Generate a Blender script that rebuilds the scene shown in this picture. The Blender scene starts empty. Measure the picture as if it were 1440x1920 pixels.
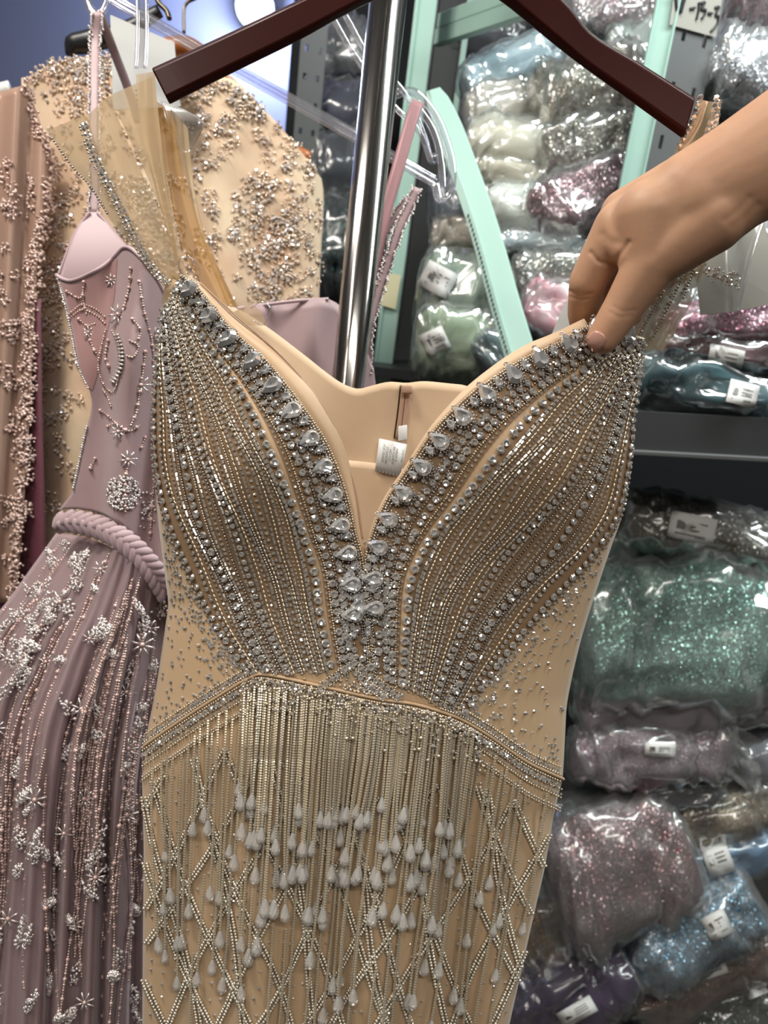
import bpy, math, random
import numpy as np
from mathutils import Vector, Matrix

random.seed(7)
rng = np.random.default_rng(7)
scene = bpy.context.scene
C = scene.collection

# ------------------------------------------------------------------ camera, world, lights, exposure
FPX = 1387.0
CAM = np.array([0.0, 0.0, 1.55])
PITCH, ROLL = math.radians(17.6), math.radians(7.2)
FWD = np.array([0, math.cos(PITCH), -math.sin(PITCH)])
_U0 = np.array([0, math.sin(PITCH), math.cos(PITCH)])
_R0 = np.array([1.0, 0, 0])
RGT = math.cos(ROLL) * _R0 + math.sin(ROLL) * _U0
UPV = math.cos(ROLL) * _U0 - math.sin(ROLL) * _R0

cam_data = bpy.data.cameras.new('camera')
cam = bpy.data.objects.new('camera', cam_data)
C.objects.link(cam)
cam_data.sensor_fit = 'VERTICAL'
cam_data.sensor_height = 36.0
cam_data.sensor_width = 27.0
cam_data.lens = FPX / 1920.0 * 36.0
cam_data.clip_start = 0.02
cam.matrix_world = Matrix(((RGT[0], UPV[0], -FWD[0], CAM[0]), (RGT[1], UPV[1], -FWD[1], CAM[1]),
                           (RGT[2], UPV[2], -FWD[2], CAM[2]), (0, 0, 0, 1)))
cam_data.dof.use_dof = True
cam_data.dof.focus_distance = 0.52
cam_data.dof.aperture_fstop = 8.0
scene.camera = cam

world = bpy.data.worlds.new('world')
scene.world = world
world.use_nodes = True
world.node_tree.nodes['Background'].inputs[0].default_value = (0.80, 0.80, 0.80, 1)
world.node_tree.nodes['Background'].inputs[1].default_value = 0.06

vs = scene.view_settings
vs.view_transform = 'Standard'
vs.look = 'None'
vs.gamma = 1.0
vs.use_curve_mapping = False
vs.exposure = -0.35
scene.cycles.max_bounces = 6
scene.cycles.diffuse_bounces = 3
scene.cycles.glossy_bounces = 3
scene.cycles.transparent_max_bounces = 12
scene.cycles.caustics_reflective = False
scene.cycles.caustics_refractive = False
scene.cycles.sample_clamp_indirect = 4.0

def area_light(name, loc, target, sx, sy, power, color):
    l = bpy.data.lights.new(name, 'AREA')
    l.shape = 'RECTANGLE'; l.size = sx; l.size_y = sy; l.energy = power; l.color = color
    o = bpy.data.objects.new(name, l)
    C.objects.link(o)
    o.location = loc
    o.rotation_euler = (Vector(target) - Vector(loc)).to_track_quat('-Z', 'Y').to_euler()
    return o
# unseen area lights, added under the ceiling to brighten the gowns and bags
area_light('added_ceiling_light', (0.30, -0.45, 2.56), (0.30, -0.40, 0), 1.2, 0.12, 19, (1.0, 0.95, 0.88))
area_light('added_ceiling_light', (0.75, 0.85, 2.56), (0.75, 0.85, 0), 1.2, 0.12, 32, (0.93, 1.0, 0.98))
area_light('added_ceiling_light', (-0.80, -0.30, 2.56), (-0.80, -0.25, 0), 0.12, 1.2, 9, (1.0, 0.94, 0.86))
area_light('added_ceiling_light', (-0.75, 0.55, 2.56), (-0.60, 0.75, 0), 0.6, 0.12, 24, (1.0, 0.93, 0.84))

# ------------------------------------------------------------------ geometry helpers
def P(px, py, d):
    px = np.asarray(px, float); py = np.asarray(py, float); d = np.asarray(d, float)
    px, py, d = np.broadcast_arrays(px, py, d)
    a = d * (px - 720) / FPX; b = d * (py - 960) / FPX
    return CAM + d[..., None] * FWD + a[..., None] * RGT - b[..., None] * UPV

def px_of(w):
    v = np.asarray(w, float) - CAM
    d = v @ FWD
    return np.stack([720 + FPX * (v @ RGT) / d, 960 - FPX * (v @ UPV) / d, d], -1)

def lin(c):
    if isinstance(c, str):
        c = c.lstrip('#'); c = [int(c[i:i + 2], 16) / 255 for i in (0, 2, 4)]
    return tuple(x / 12.92 if x <= 0.04045 else ((x + 0.055) / 1.055) ** 2.4 for x in c)

def spl(pts, n=None, step=None):
    """Catmull-Rom through pts, resampled evenly by arc length of the first two columns"""
    p = np.asarray(pts, float)
    if len(p) == 2:
        q = p[0] + np.linspace(0, 1, 40)[:, None] * (p[1] - p[0])
    else:
        e = np.vstack([2 * p[0] - p[1], p, 2 * p[-1] - p[-2]])
        out = []
        t = np.linspace(0, 1, 16, endpoint=False)[:, None]
        for i in range(len(p) - 1):
            a, b, c, d = e[i:i + 4]
            out.append(0.5 * (2 * b + (c - a) * t + (2 * a - 5 * b + 4 * c - d) * t ** 2 + (3 * b - a - 3 * c + d) * t ** 3))
        q = np.vstack(out + [p[-1:]])
    s = np.r_[0, np.cumsum(np.linalg.norm(np.diff(q[:, :2], axis=0), axis=1))]
    if n is None:
        n = max(2, int(s[-1] / step) + 1)
    u = np.linspace(0, s[-1], n)
    return np.stack([np.interp(u, s, q[:, k]) for k in range(q.shape[1])], 1)

def wobble(x, y, seed, f=1.0):
    r = np.random.default_rng(seed)
    o = 0
    for k in range(5):
        a = r.uniform(0, 6.28); w = f * r.uniform(0.6, 2.2)
        o = o + np.sin(w * (x * math.cos(a) + y * math.sin(a)) + r.uniform(0, 6.28)) / 5
    return o

class MB:
    def __init__(self): self.v = []; self.f = []; self.n = 0
    def add(self, v, f):
        self.v.append(np.asarray(v, float).reshape(-1, 3))
        self.f += [tuple(i + self.n for i in q) for q in f]
        self.n += len(self.v[-1]); return self
    def grid(self, g, close_u=False):
        """g (nv, nu, 3)"""
        nv, nu = g.shape[:2]
        f = []
        for j in range(nv - 1):
            for i in range(nu if close_u else nu - 1):
                k = (i + 1) % nu
                f.append((j * nu + i, j * nu + k, (j + 1) * nu + k, (j + 1) * nu + i))
        return self.add(g, f)
    def box(self, c, ex, ey, ez):
        c, ex, ey, ez = (np.asarray(x, float) for x in (c, ex, ey, ez))
        v = [c + sx * ex + sy * ey + sz * ez for sz in (-1, 1) for sy in (-1, 1) for sx in (-1, 1)]
        return self.add(v, [(0, 2, 3, 1), (4, 5, 7, 6), (0, 1, 5, 4), (2, 6, 7, 3), (0, 4, 6, 2), (1, 3, 7, 5)])
    def tube(self, pts, r, sides=8, caps=True, flat=None, up=None):
        pts = np.asarray(pts, float); n = len(pts)
        r = np.broadcast_to(np.asarray(r, float), (n,))
        t = np.gradient(pts, axis=0); t /= np.linalg.norm(t, axis=1)[:, None] + 1e-12
        ref = np.asarray(up if up is not None else -FWD, float)
        a = np.cross(t, ref); a /= np.linalg.norm(a, axis=1)[:, None] + 1e-9
        b = np.cross(a, t)
        th = np.linspace(0, 2 * math.pi, sides, endpoint=False)
        fl = 1.0 if flat is None else flat
        ring = pts[:, None] + r[:, None, None] * (np.cos(th)[None, :, None] * a[:, None] + fl * np.sin(th)[None, :, None] * b[:, None])
        base = self.n
        self.grid(ring, close_u=True)
        if caps:
            self.f.append(tuple(base + i for i in range(sides))[::-1])
            self.f.append(tuple(base + (n - 1) * sides + i for i in range(sides)))
        return self
    def lathe(self, prof, M, sides=12):
        """prof: list of (r, z); M: (origin, ax, ay, az)"""
        o, ax, ay, az = (np.asarray(x, float) for x in M)
        th = np.linspace(0, 2 * math.pi, sides, endpoint=False)
        g = np.array([[o + r * (math.cos(a) * ax + math.sin(a) * ay) + z * az for a in th] for r, z in prof])
        base = self.n
        self.grid(g, close_u=True)
        self.f.append(tuple(base + i for i in range(sides))[::-1])
        self.f.append(tuple(base + (len(prof) - 1) * sides + i for i in range(sides)))
        return self
    def mesh(self, name, mat, smooth=True):
        me = bpy.data.meshes.new(name)
        me.from_pydata(np.vstack(self.v).tolist(), [], self.f)
        me.materials.append(mat)
        if smooth: me.polygons.foreach_set('use_smooth', [True] * len(me.polygons))
        me.update()
        return me
    def build(self, name, mat, parent=None, smooth=True, solid=None, bevel=None, sub=None, weld=None, **props):
        o = bpy.data.objects.new(name, self.mesh(name, mat, smooth))
        if weld:
            m = o.modifiers.new('weld', 'WELD'); m.merge_threshold = weld
        return fin(o, parent, solid, bevel, sub, **props)

def fin(o, parent=None, solid=None, bevel=None, sub=None, **props):
    C.objects.link(o)
    if parent is not None:
        o.parent = parent
        o.matrix_parent_inverse = Matrix.Translation(-Vector(parent.location))
    if solid:
        m = o.modifiers.new('solid', 'SOLIDIFY'); m.thickness = solid; m.offset = 0
    if bevel:
        m = o.modifiers.new('bevel', 'BEVEL'); m.width = bevel; m.segments = 2; m.limit_method = 'ANGLE'
    if sub:
        m = o.modifiers.new('sub', 'SUBSURF'); m.levels = sub; m.render_levels = sub
    for k, v in props.items(): o[k] = v
    return o

def thing(name, label, cat, loc, group=None):
    o = bpy.data.objects.new(name, None)
    C.objects.link(o)
    o.empty_display_size = 0.05
    o.location = Vector([float(x) for x in loc])
    o['label'] = label; o['category'] = cat
    if group: o['group'] = group
    return o

def inst(name, mesh, pos, fr, sc, parent, **props):
    """a piece that shares its mesh; fr rows = basis vectors, parent has identity world rotation"""
    o = bpy.data.objects.new(name, mesh)
    C.objects.link(o)
    sc = np.broadcast_to(sc, (3,))
    M = Matrix([[fr[j][i] * sc[j] for j in range(3)] + [pos[i]] for i in range(3)] + [[0, 0, 0, 1]])
    o.parent = parent
    o.matrix_parent_inverse = Matrix.Translation(-Vector(parent.location))
    o.matrix_basis = M
    for k, v in props.items(): o[k] = v
    return o

def bulk(name, tmpl, pos, fr, sc, mat, parent, smooth=False, **props):
    """many tiny pieces as one mesh. pos (N,3), fr (N,3,3) rows basis, sc (N,) or (N,3)"""
    tv, tf = tmpl
    tv = np.asarray(tv, float); N = len(pos)
    sc = np.asarray(sc, float)
    if sc.ndim == 0: sc = np.full((N, 3), float(sc))
    if sc.ndim == 1: sc = np.repeat(sc[:, None], 3, 1)
    v = pos[:, None, :] + np.einsum('nki,nij->nkj', tv[None] * sc[:, None, :], fr)
    k = len(tv)
    flat = np.concatenate([np.asarray(q) for q in tf]); tot = np.array([len(q) for q in tf])
    loops = (flat[None] + (np.arange(N) * k)[:, None]).ravel().astype(np.int32)
    tots = np.tile(tot, N).astype(np.int32)
    starts = np.r_[0, np.cumsum(tots)[:-1]].astype(np.int32)
    me = bpy.data.meshes.new(name)
    me.vertices.add(N * k); me.vertices.foreach_set('co', v.ravel().astype(np.float32))
    me.loops.add(len(loops)); me.loops.foreach_set('vertex_index', loops)
    me.polygons.add(len(tots)); me.polygons.foreach_set('loop_start', starts)
    me.polygons.foreach_set('loop_total', tots)
    me.polygons.foreach_set('use_smooth', np.full(len(tots), smooth))
    me.materials.append(mat)
    me.update(calc_edges=True); me.validate()
    o = bpy.data.objects.new(name, me)
    props.setdefault('kind', 'stuff')
    return fin(o, parent, **props)

class Surf:
    def __init__(self, D): self.D = D
    def pos(self, px, py): return P(px, py, self.D(np.asarray(px, float), np.asarray(py, float)))
    def frame(self, px, py, dx=None, dy=None, off=0.0):
        """pos (N,3) lifted by off along the normal, fr (N,3,3): rows tangent, bitangent, normal"""
        px = np.atleast_1d(np.asarray(px, float)); py = np.atleast_1d(np.asarray(py, float))
        dx = np.ones_like(px) if dx is None else np.broadcast_to(dx, px.shape)
        dy = np.zeros_like(px) if dy is None else np.broadcast_to(dy, px.shape)
        l = np.hypot(dx, dy) + 1e-9; dx = dx / l * 3; dy = dy / l * 3
        p = self.pos(px, py)
        t = self.pos(px + dx, py + dy) - self.pos(px - dx, py - dy)
        b = self.pos(px - dy, py + dx) - self.pos(px + dy, py - dx)
        n = np.cross(t, b)
        t /= np.linalg.norm(t, axis=1)[:, None]
        n /= np.linalg.norm(n, axis=1)[:, None]
        s = np.sign(np.einsum('ij,ij->i', n, CAM - p)); n *= s[:, None]
        b = np.cross(n, t)
        return p + n * np.broadcast_to(off, px.shape)[:, None], np.stack([t, b, n], 1)

def coons(top, bottom, left, right, nu, nv):
    """patch in photo pixels from four edge curves (left/right run downwards): (nv, nu, 2)"""
    T, B = spl(top, nu), spl(bottom, nu)
    L, R = spl(left, nv), spl(right, nv)
    u = np.linspace(0, 1, nu)[None, :, None]; v = np.linspace(0, 1, nv)[:, None, None]
    g = (1 - v) * T[None] + v * B[None] + (1 - u) * L[:, None] + u * R[:, None]
    g -= (1 - u) * (1 - v) * T[0] + u * (1 - v) * T[-1] + (1 - u) * v * B[0] + u * v * B[-1]
    return g

def ribbon(left, right, nu, nv):
    """strip between two edge curves given as (px,py,depth)"""
    L, R = spl(left, nv), spl(right, nv)
    u = np.linspace(0, 1, nu)[None, :, None]
    return (1 - u) * L[:, None] + u * R[:, None]

# ------------------------------------------------------------------ bead shapes
def ngon(n, r, z, ph=0.0):
    return [(r * math.cos(2 * math.pi * (i + ph) / n), r * math.sin(2 * math.pi * (i + ph) / n), z) for i in range(n)]
def gem_round(n=8):
    v = ngon(n, 0.86, -0.35) + ngon(n, 1.0, 0.05) + ngon(n, 0.60, 0.50, 0.5) + [(0, 0, 0.20)]
    f = [(2 * n + i, 2 * n + (i + 1) % n, 3 * n) for i in range(n)]
    for i in range(n):
        j = (i + 1) % n
        f += [(i, j, n + j, n + i), (n + i, n + j, 2 * n + i), (n + j, 2 * n + j, 2 * n + i)]
    return v, f
def gem_small():
    v = ngon(6, 1, -0.2) + ngon(3, 0.55, 0.6, 0.25)
    f = [(6, 7, 8)]
    for i in range(3):
        a, b, c = 2 * i, (2 * i + 1) % 6, (2 * i + 2) % 6
        f += [(a, b, 6 + i), (b, c, 6 + (i + 1) % 3), (b, 6 + (i + 1) % 3, 6 + i)]
    return v, f
def bead():
    v = ngon(6, 0.55, -0.7) + ngon(6, 1.0, 0.0) + ngon(6, 0.55, 0.7)
    f = [tuple(range(6))[::-1], tuple(12 + i for i in range(6))]
    for r in (0, 6):
        for i in range(6):
            j = (i + 1) % 6
            f.append((r + i, r + j, r + 6 + j, r + 6 + i))
    v = [(z, x, y) for x, y, z in v]          # hole runs along the first axis
    return v, f
def bugle():
    v = ngon(5, 1.0, -0.5) + ngon(5, 1.0, 0.5)
    f = [tuple(range(5))[::-1], tuple(5 + i for i in range(5))] + [(i, (i + 1) % 5, 5 + (i + 1) % 5, 5 + i) for i in range(5)]
    return [(z, x, y) for x, y, z in v], f
def ball(nr=5, ns=8):
    v = [(0, 0, -1.0)]
    for k in range(1, nr):
        a = -math.pi / 2 + math.pi * k / nr
        v += ngon(ns, math.cos(a), math.sin(a))
    v.append((0, 0, 1.0)); top = len(v) - 1
    f = [(0, 1 + (i + 1) % ns, 1 + i) for i in range(ns)]
    for k in range(nr - 2):
        for i in range(ns):
            j = (i + 1) % ns
            f.append((1 + k * ns + i, 1 + k * ns + j, 1 + (k + 1) * ns + j, 1 + (k + 1) * ns + i))
    b = 1 + (nr - 2) * ns
    f += [(b + i, b + (i + 1) % ns, top) for i in range(ns)]
    return v, f
GEM, GEM_S, BEAD, BUGLE, BALL = gem_round(), gem_small(), bead(), bugle(), ball()
def pear_outline(n, s, z):
    """teardrop pointing to +x"""
    o = []
    for i in range(n):
        a = 2 * math.pi * i / n
        r = 0.62
        x, y = r * math.cos(a), r * math.sin(a) * (1.0 if math.cos(a) < 0 else (1 - 0.55 * math.cos(a) ** 1.3))
        x = x if math.cos(a) < 0 else x * 1.75
        o.append((x * s, y * s, z))
    return o
def gem_pear(n=12):
    v = pear_outline(n, 0.9, -0.3) + pear_outline(n, 1.0, 0.05) + pear_outline(n, 0.62, 0.40) + [(0.05, 0.0, 0.10)]
    f = [(2 * n + i, 2 * n + (i + 1) % n, 3 * n) for i in range(n)]
    for i in range(n):
        j = (i + 1) % n
        f += [(i, j, n + j, n + i), (n + i, n + j, 2 * n + i), (n + j, 2 * n + j, 2 * n + i)]
    return v, f
def drop_shape():
    """faceted pear drop hanging along -z from the origin, unit length"""
    prof = [(0.06, 0.0), (0.12, -0.12), (0.24, -0.42), (0.31, -0.66), (0.27, -0.86), (0.14, -0.98)]
    n = 8
    v = []
    for k, (r, z) in enumerate(prof): v += ngon(n, r, z, 0.5 * (k % 2))
    f = [tuple(range(n)), tuple((len(prof) - 1) * n + i for i in range(n))[::-1]]
    for k in range(len(prof) - 1):
        for i in range(n):
            j = (i + 1) % n
            a, b = k * n, (k + 1) * n
            if k % 2 == 0: f += [(a + i, b + i, a + j), (b + i, b + j, a + j)]
            else: f += [(a + i, b + i, b + j), (a + i, b + j, a + j)]
    return v, f
def tmpl_mesh(name, tmpl, mat, smooth=False):
    m = MB().add(tmpl[0], tmpl[1]).mesh(name, mat, smooth)
    return m

# ------------------------------------------------------------------ materials
def mat_new(name):
    m = bpy.data.materials.new(name); m.use_nodes = True
    return m, m.node_tree.nodes, m.node_tree.links, m.node_tree.nodes['Principled BSDF']
def pr(name, col, rough=0.5, metal=0.0, bump=None, sheen=0.0, spec=0.5, coat=0.0, var=None, sss=None, trans=0.0, alpha=1.0, weave=None):
    m, N, L, b = mat_new(name)
    c = lin(col) if isinstance(col, str) else col
    b.inputs['Base Color'].default_value = (*c, 1)
    b.inputs['Roughness'].default_value = rough
    b.inputs['Metallic'].default_value = metal
    b.inputs['Specular IOR Level'].default_value = spec
    b.inputs['Sheen Weight'].default_value = sheen
    b.inputs['Coat Weight'].default_value = coat
    b.inputs['Coat Roughness'].default_value = 0.08
    b.inputs['Transmission Weight'].default_value = trans
    b.inputs['Alpha'].default_value = alpha
    if sss:
        b.inputs['Subsurface Weight'].default_value = sss
        b.inputs['Subsurface Radius'].default_value = (0.012, 0.005, 0.003)
        b.inputs['Subsurface Scale'].default_value = 0.5
    tc = N.new('ShaderNodeTexCoord')
    if var:                                   # var = (scale, second colour, contrast)
        n = N.new('ShaderNodeTexNoise'); n.inputs['Scale'].default_value = var[0]; n.inputs['Detail'].default_value = 4
        L.new(tc.outputs['Object'], n.inputs['Vector'])
        r = N.new('ShaderNodeValToRGB')
        r.color_ramp.elements[0].position = 0.5 - var[2]; r.color_ramp.elements[1].position = 0.5 + var[2]
        r.color_ramp.elements[0].color = (*c, 1)
        c2 = lin(var[1]) if isinstance(var[1], str) else var[1]
        r.color_ramp.elements[1].color = (*c2, 1)
        L.new(n.outputs['Fac'], r.inputs['Fac']); L.new(r.outputs['Color'], b.inputs['Base Color'])
    h = None
    if bump:
        n = N.new('ShaderNodeTexNoise'); n.inputs['Scale'].default_value = bump[0]; n.inputs['Detail'].default_value = 5
        L.new(tc.outputs['Object'], n.inputs['Vector']); h = n.outputs['Fac']
    if weave:
        w = N.new('ShaderNodeTexWave'); w.inputs['Scale'].default_value = weave[0]; w.inputs['Distortion'].default_value = 1.0
        L.new(tc.outputs['Object'], w.inputs['Vector']); h = w.outputs['Fac']
    if h:
        bp = N.new('ShaderNodeBump'); bp.inputs['Strength'].default_value = (bump or weave)[1]; bp.inputs['Distance'].default_value = 0.002
        L.new(h, bp.inputs['Height']); L.new(bp.outputs['Normal'], b.inputs['Normal'])
    return m
def sparkle(name, col, col2, scale, metal=0.6, rough=0.25, tilt=0.9, mixscale=25):
    """sequinned or beaded cloth: every flake faces its own way"""
    m, N, L, b = mat_new(name)
    tc = N.new('ShaderNodeTexCoord')
    v = N.new('ShaderNodeTexVoronoi'); v.inputs['Scale'].default_value = scale
    L.new(tc.outputs['Object'], v.inputs['Vector'])
    s = N.new('ShaderNodeVectorMath'); s.operation = 'SUBTRACT'; s.inputs[1].default_value = (0.5, 0.5, 0.5)
    L.new(v.outputs['Color'], s.inputs[0])
    sc = N.new('ShaderNodeVectorMath'); sc.operation = 'SCALE'; sc.inputs['Scale'].default_value = tilt
    L.new(s.outputs[0], sc.inputs[0])
    g = N.new('ShaderNodeNewGeometry')
    a = N.new('ShaderNodeVectorMath'); a.operation = 'ADD'
    L.new(g.outputs['Normal'], a.inputs[0]); L.new(sc.outputs[0], a.inputs[1])
    nn = N.new('ShaderNodeVectorMath'); nn.operation = 'NORMALIZE'; L.new(a.outputs[0], nn.inputs[0])
    L.new(nn.outputs[0], b.inputs['Normal'])
    n = N.new('ShaderNodeTexNoise'); n.inputs['Scale'].default_value = mixscale; n.inputs['Detail'].default_value = 3
    L.new(tc.outputs['Object'], n.inputs['Vector'])
    r = N.new('ShaderNodeValToRGB'); r.color_ramp.elements[0].position = 0.4; r.color_ramp.elements[1].position = 0.6
    r.color_ramp.elements[0].color = (*lin(col), 1); r.color_ramp.elements[1].color = (*lin(col2), 1)
    L.new(n.outputs['Fac'], r.inputs['Fac']); L.new(r.outputs['Color'], b.inputs['Base Color'])
    b.inputs['Metallic'].default_value = metal; b.inputs['Roughness'].default_value = rough
    return m
def film(name, tint, haze=0.06, rough=0.1, crinkle=30.0, strength=0.5, ior=1.5, gloss=1.0, cap=0.4, milk=(0.82, 0.83, 0.82)):
    """thin clear plastic or glass skin"""
    m = bpy.data.materials.new(name); m.use_nodes = True
    N, L = m.node_tree.nodes, m.node_tree.links
    N.clear()
    out = N.new('ShaderNodeOutputMaterial')
    tr = N.new('ShaderNodeBsdfTransparent'); tr.inputs[0].default_value = (*tint, 1)
    gl = N.new('ShaderNodeBsdfGlossy'); gl.inputs['Roughness'].default_value = rough
    gl.inputs[0].default_value = (gloss, gloss, gloss, 1)
    df = N.new('ShaderNodeBsdfDiffuse'); df.inputs[0].default_value = (*milk, 1)
    fr = N.new('ShaderNodeFresnel'); fr.inputs['IOR'].default_value = ior
    m1, m2 = N.new('ShaderNodeMixShader'), N.new('ShaderNodeMixShader')
    m1.inputs[0].default_value = haze
    L.new(tr.outputs[0], m1.inputs[1]); L.new(df.outputs[0], m1.inputs[2])
    mn = N.new('ShaderNodeMath'); mn.operation = 'MINIMUM'; mn.inputs[1].default_value = cap
    L.new(fr.outputs[0], mn.inputs[0]); L.new(mn.outputs[0], m2.inputs[0]); L.new(m1.outputs[0], m2.inputs[1]); L.new(gl.outputs[0], m2.inputs[2])
    if crinkle:
        tc = N.new('ShaderNodeTexCoord')
        no = N.new('ShaderNodeTexNoise'); no.inputs['Scale'].default_value = crinkle; no.inputs['Detail'].default_value = 4; no.inputs['Distortion'].default_value = 0.6; no.noise_type = 'RIDGED_MULTIFRACTAL'
        L.new(tc.outputs['Object'], no.inputs['Vector'])
        bp = N.new('ShaderNodeBump'); bp.inputs['Strength'].default_value = strength; bp.inputs['Distance'].default_value = 0.02
        L.new(no.outputs['Fac'], bp.inputs['Height'])
        L.new(bp.outputs[0], gl.inputs['Normal']); L.new(bp.outputs[0], fr.inputs['Normal'])
    L.new(m2.outputs[0], out.inputs[0])
    return m
def sheer(name, col, opacity, rough=0.6, weave=None):
    """translucent net or organza"""
    m = bpy.data.materials.new(name); m.use_nodes = True
    N, L = m.node_tree.nodes, m.node_tree.links
    N.clear()
    out = N.new('ShaderNodeOutputMaterial')
    c = (*lin(col), 1)
    tr = N.new('ShaderNodeBsdfTransparent')
    df = N.new('ShaderNodeBsdfDiffuse'); df.inputs[0].default_value = c
    tl = N.new('ShaderNodeBsdfTranslucent'); tl.inputs[0].default_value = c
    gl = N.new('ShaderNodeBsdfGlossy'); gl.inputs['Roughness'].default_value = 0.35; gl.inputs[0].default_value = c
    a, b, d = (N.new('ShaderNodeMixShader') for _ in range(3))
    a.inputs[0].default_value = 0.4; L.new(df.outputs[0], a.inputs[1]); L.new(tl.outputs[0], a.inputs[2])
    d.inputs[0].default_value = 0.08; L.new(a.outputs[0], d.inputs[1]); L.new(gl.outputs[0], d.inputs[2])
    b.inputs[0].default_value = opacity; L.new(tr.outputs[0], b.inputs[1]); L.new(d.outputs[0], b.inputs[2])
    L.new(b.outputs[0], out.inputs[0])
    return m
def emit(name, col, strength):
    m = bpy.data.materials.new(name); m.use_nodes = True
    N, L = m.node_tree.nodes, m.node_tree.links
    N.clear()
    out = N.new('ShaderNodeOutputMaterial'); e = N.new('ShaderNodeEmission')
    e.inputs[0].default_value = (*col, 1); e.inputs[1].default_value = strength
    L.new(e.outputs[0], out.inputs[0])
    return m

M = {
    'satin': pr('champagne_satin', '#ccae8a', 0.5, sheen=0.25, weave=(900, 0.12), var=(9, '#c2a27d', 0.3)),
    'lining': pr('champagne_lining', '#d0b291', 0.55, sheen=0.2, bump=(40, 0.15)),
    'organza': sheer('champagne_organza', '#dcc29c', 0.70),
    'organza_gold': sheer('gold_organza', '#d0a163', 0.65),
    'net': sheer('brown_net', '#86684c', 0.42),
    'crystal': pr('crystal', (0.98, 0.98, 0.98), 0.03, 0.74),
    'stone': pr('rhinestone', (0.98, 0.94, 0.89), 0.05, 0.78),
    'seed': pr('silver_lined_bead', (0.84, 0.78, 0.70), 0.2, 0.75),
    'gunmetal': pr('smoky_bead', (0.50, 0.47, 0.46), 0.18, 0.85),
    'goldbead': pr('champagne_bead', (0.82, 0.68, 0.50), 0.2, 0.7),
    'fringe': pr('pearl_fringe_bead', '#e2d4ba', 0.2, 0.5),
    'lattice': pr('lattice_bead', (0.86, 0.78, 0.64), 0.18, 0.65),
    'drop': film('clear_drop', (0.97, 0.95, 0.92), haze=0.30, rough=0.03, crinkle=0, ior=1.55, cap=0.7, milk=(0.99, 0.97, 0.93)),
    'wood': pr('dark_cherry_wood', (0.030, 0.004, 0.003), 0.30, spec=0.10, coat=0.03, var=(12, (0.040, 0.007, 0.005), 0.25)),
    'tanwood': pr('tan_wood', '#a8622f', 0.4, coat=0.3),
    'chrome': pr('chrome', (0.44, 0.42, 0.40), 0.14, 1.0),
    'bronze': pr('bronze_wire', (0.10, 0.085, 0.06), 0.25, 1.0),
    'black': pr('black_plastic', (0.015, 0.017, 0.02), 0.35),
    'mint': pr('mint_paint', '#a9cbc0', 0.42, bump=(60, 0.05)),
    'grey_steel': pr('grey_steel', '#77797a', 0.4, 0.35, bump=(80, 0.05)),
    'dark_steel': pr('dark_steel', '#3a3d3e', 0.5, 0.2),
    'paper': pr('paper', '#a8a59d', 0.8),
    'label': pr('label_paper', '#dcdcda', 0.7),
    'yellow_paper': pr('yellow_paper', '#dfd9b4', 0.8),
    'ink': pr('ink', (0.012, 0.012, 0.014), 0.6),
    'greyink': pr('grey_ink', (0.2, 0.19, 0.18), 0.7),
    'acrylic': film('clear_acrylic', (0.9, 0.9, 0.95), haze=0.10, rough=0.05, crinkle=0, ior=1.7),
    'film': film('clear_film', (0.93, 0.95, 0.95), haze=0.06, rough=0.14, crinkle=14, strength=0.2, ior=1.5),
    'mauve': pr('mauve_satin', '#a78d8f', 0.5, sheen=0.4, weave=(500, 0.1), var=(10, '#957b7f', 0.3)),
    'underskirt': pr('mauve_underskirt', '#bb9fa6', 0.5, sheen=0.4, var=(8, '#a98b94', 0.3)),
    'mauve_light': pr('pale_mauve_lining', '#bfa6ac', 0.5, sheen=0.3),
    'mauve_braid': pr('mauve_braid', '#b59ca2', 0.5, sheen=0.4, weave=(700, 0.15)),
    'tulle': sheer('mauve_tulle', '#c6b2b3', 0.6),
    'pink_ribbon': sheer('pink_ribbon', '#c9a0a4', 0.8),
    'pearl': pr('pink_pearl', '#d9bab4', 0.2, 0.25, spec=0.8),
    'silver': pr('silver_bead', (0.86, 0.80, 0.78), 0.18, 0.55),
    'rosebead': pr('rose_bead', (0.74, 0.56, 0.50), 0.2, 0.55),
    'lace': pr('champagne_net', '#e3cdae', 0.7, sheen=0.2, weave=(420, 0.35), var=(14, '#c9a183', 0.25)),
    'lacebead': pr('rose_gold_bead', (0.90, 0.72, 0.56), 0.2, 0.55),
    'sleeve': sheer('pink_sleeve_net', '#c4a594', 0.85),
    'plum': pr('plum_satin', '#5c2a38', 0.5, sheen=0.2, bump=(18, 0.5)),
    'skin': pr('skin', '#c49d80', 0.5, sss=0.12, bump=(140, 0.10), var=(14, '#b98a6c', 0.3), spec=0.35),
    'nail': pr('nail', '#c79484', 0.25, sss=0.2),
    'sidewall': pr('side_wall_grey', '#8d8a86', 0.85),
    'wall': pr('blue_grey_wall', '#8f98b8', 0.8, bump=(8, 0.05)),
    'ceil': pr('ceiling_white', '#d2d0cc', 0.9),
    'floor': pr('floor_grey', '#4a4744', 0.6, var=(6, '#3b3937', 0.2)),
    'zip': pr('zip_tape', '#b4917a', 0.6, weave=(1500, 0.3)),
}

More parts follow.
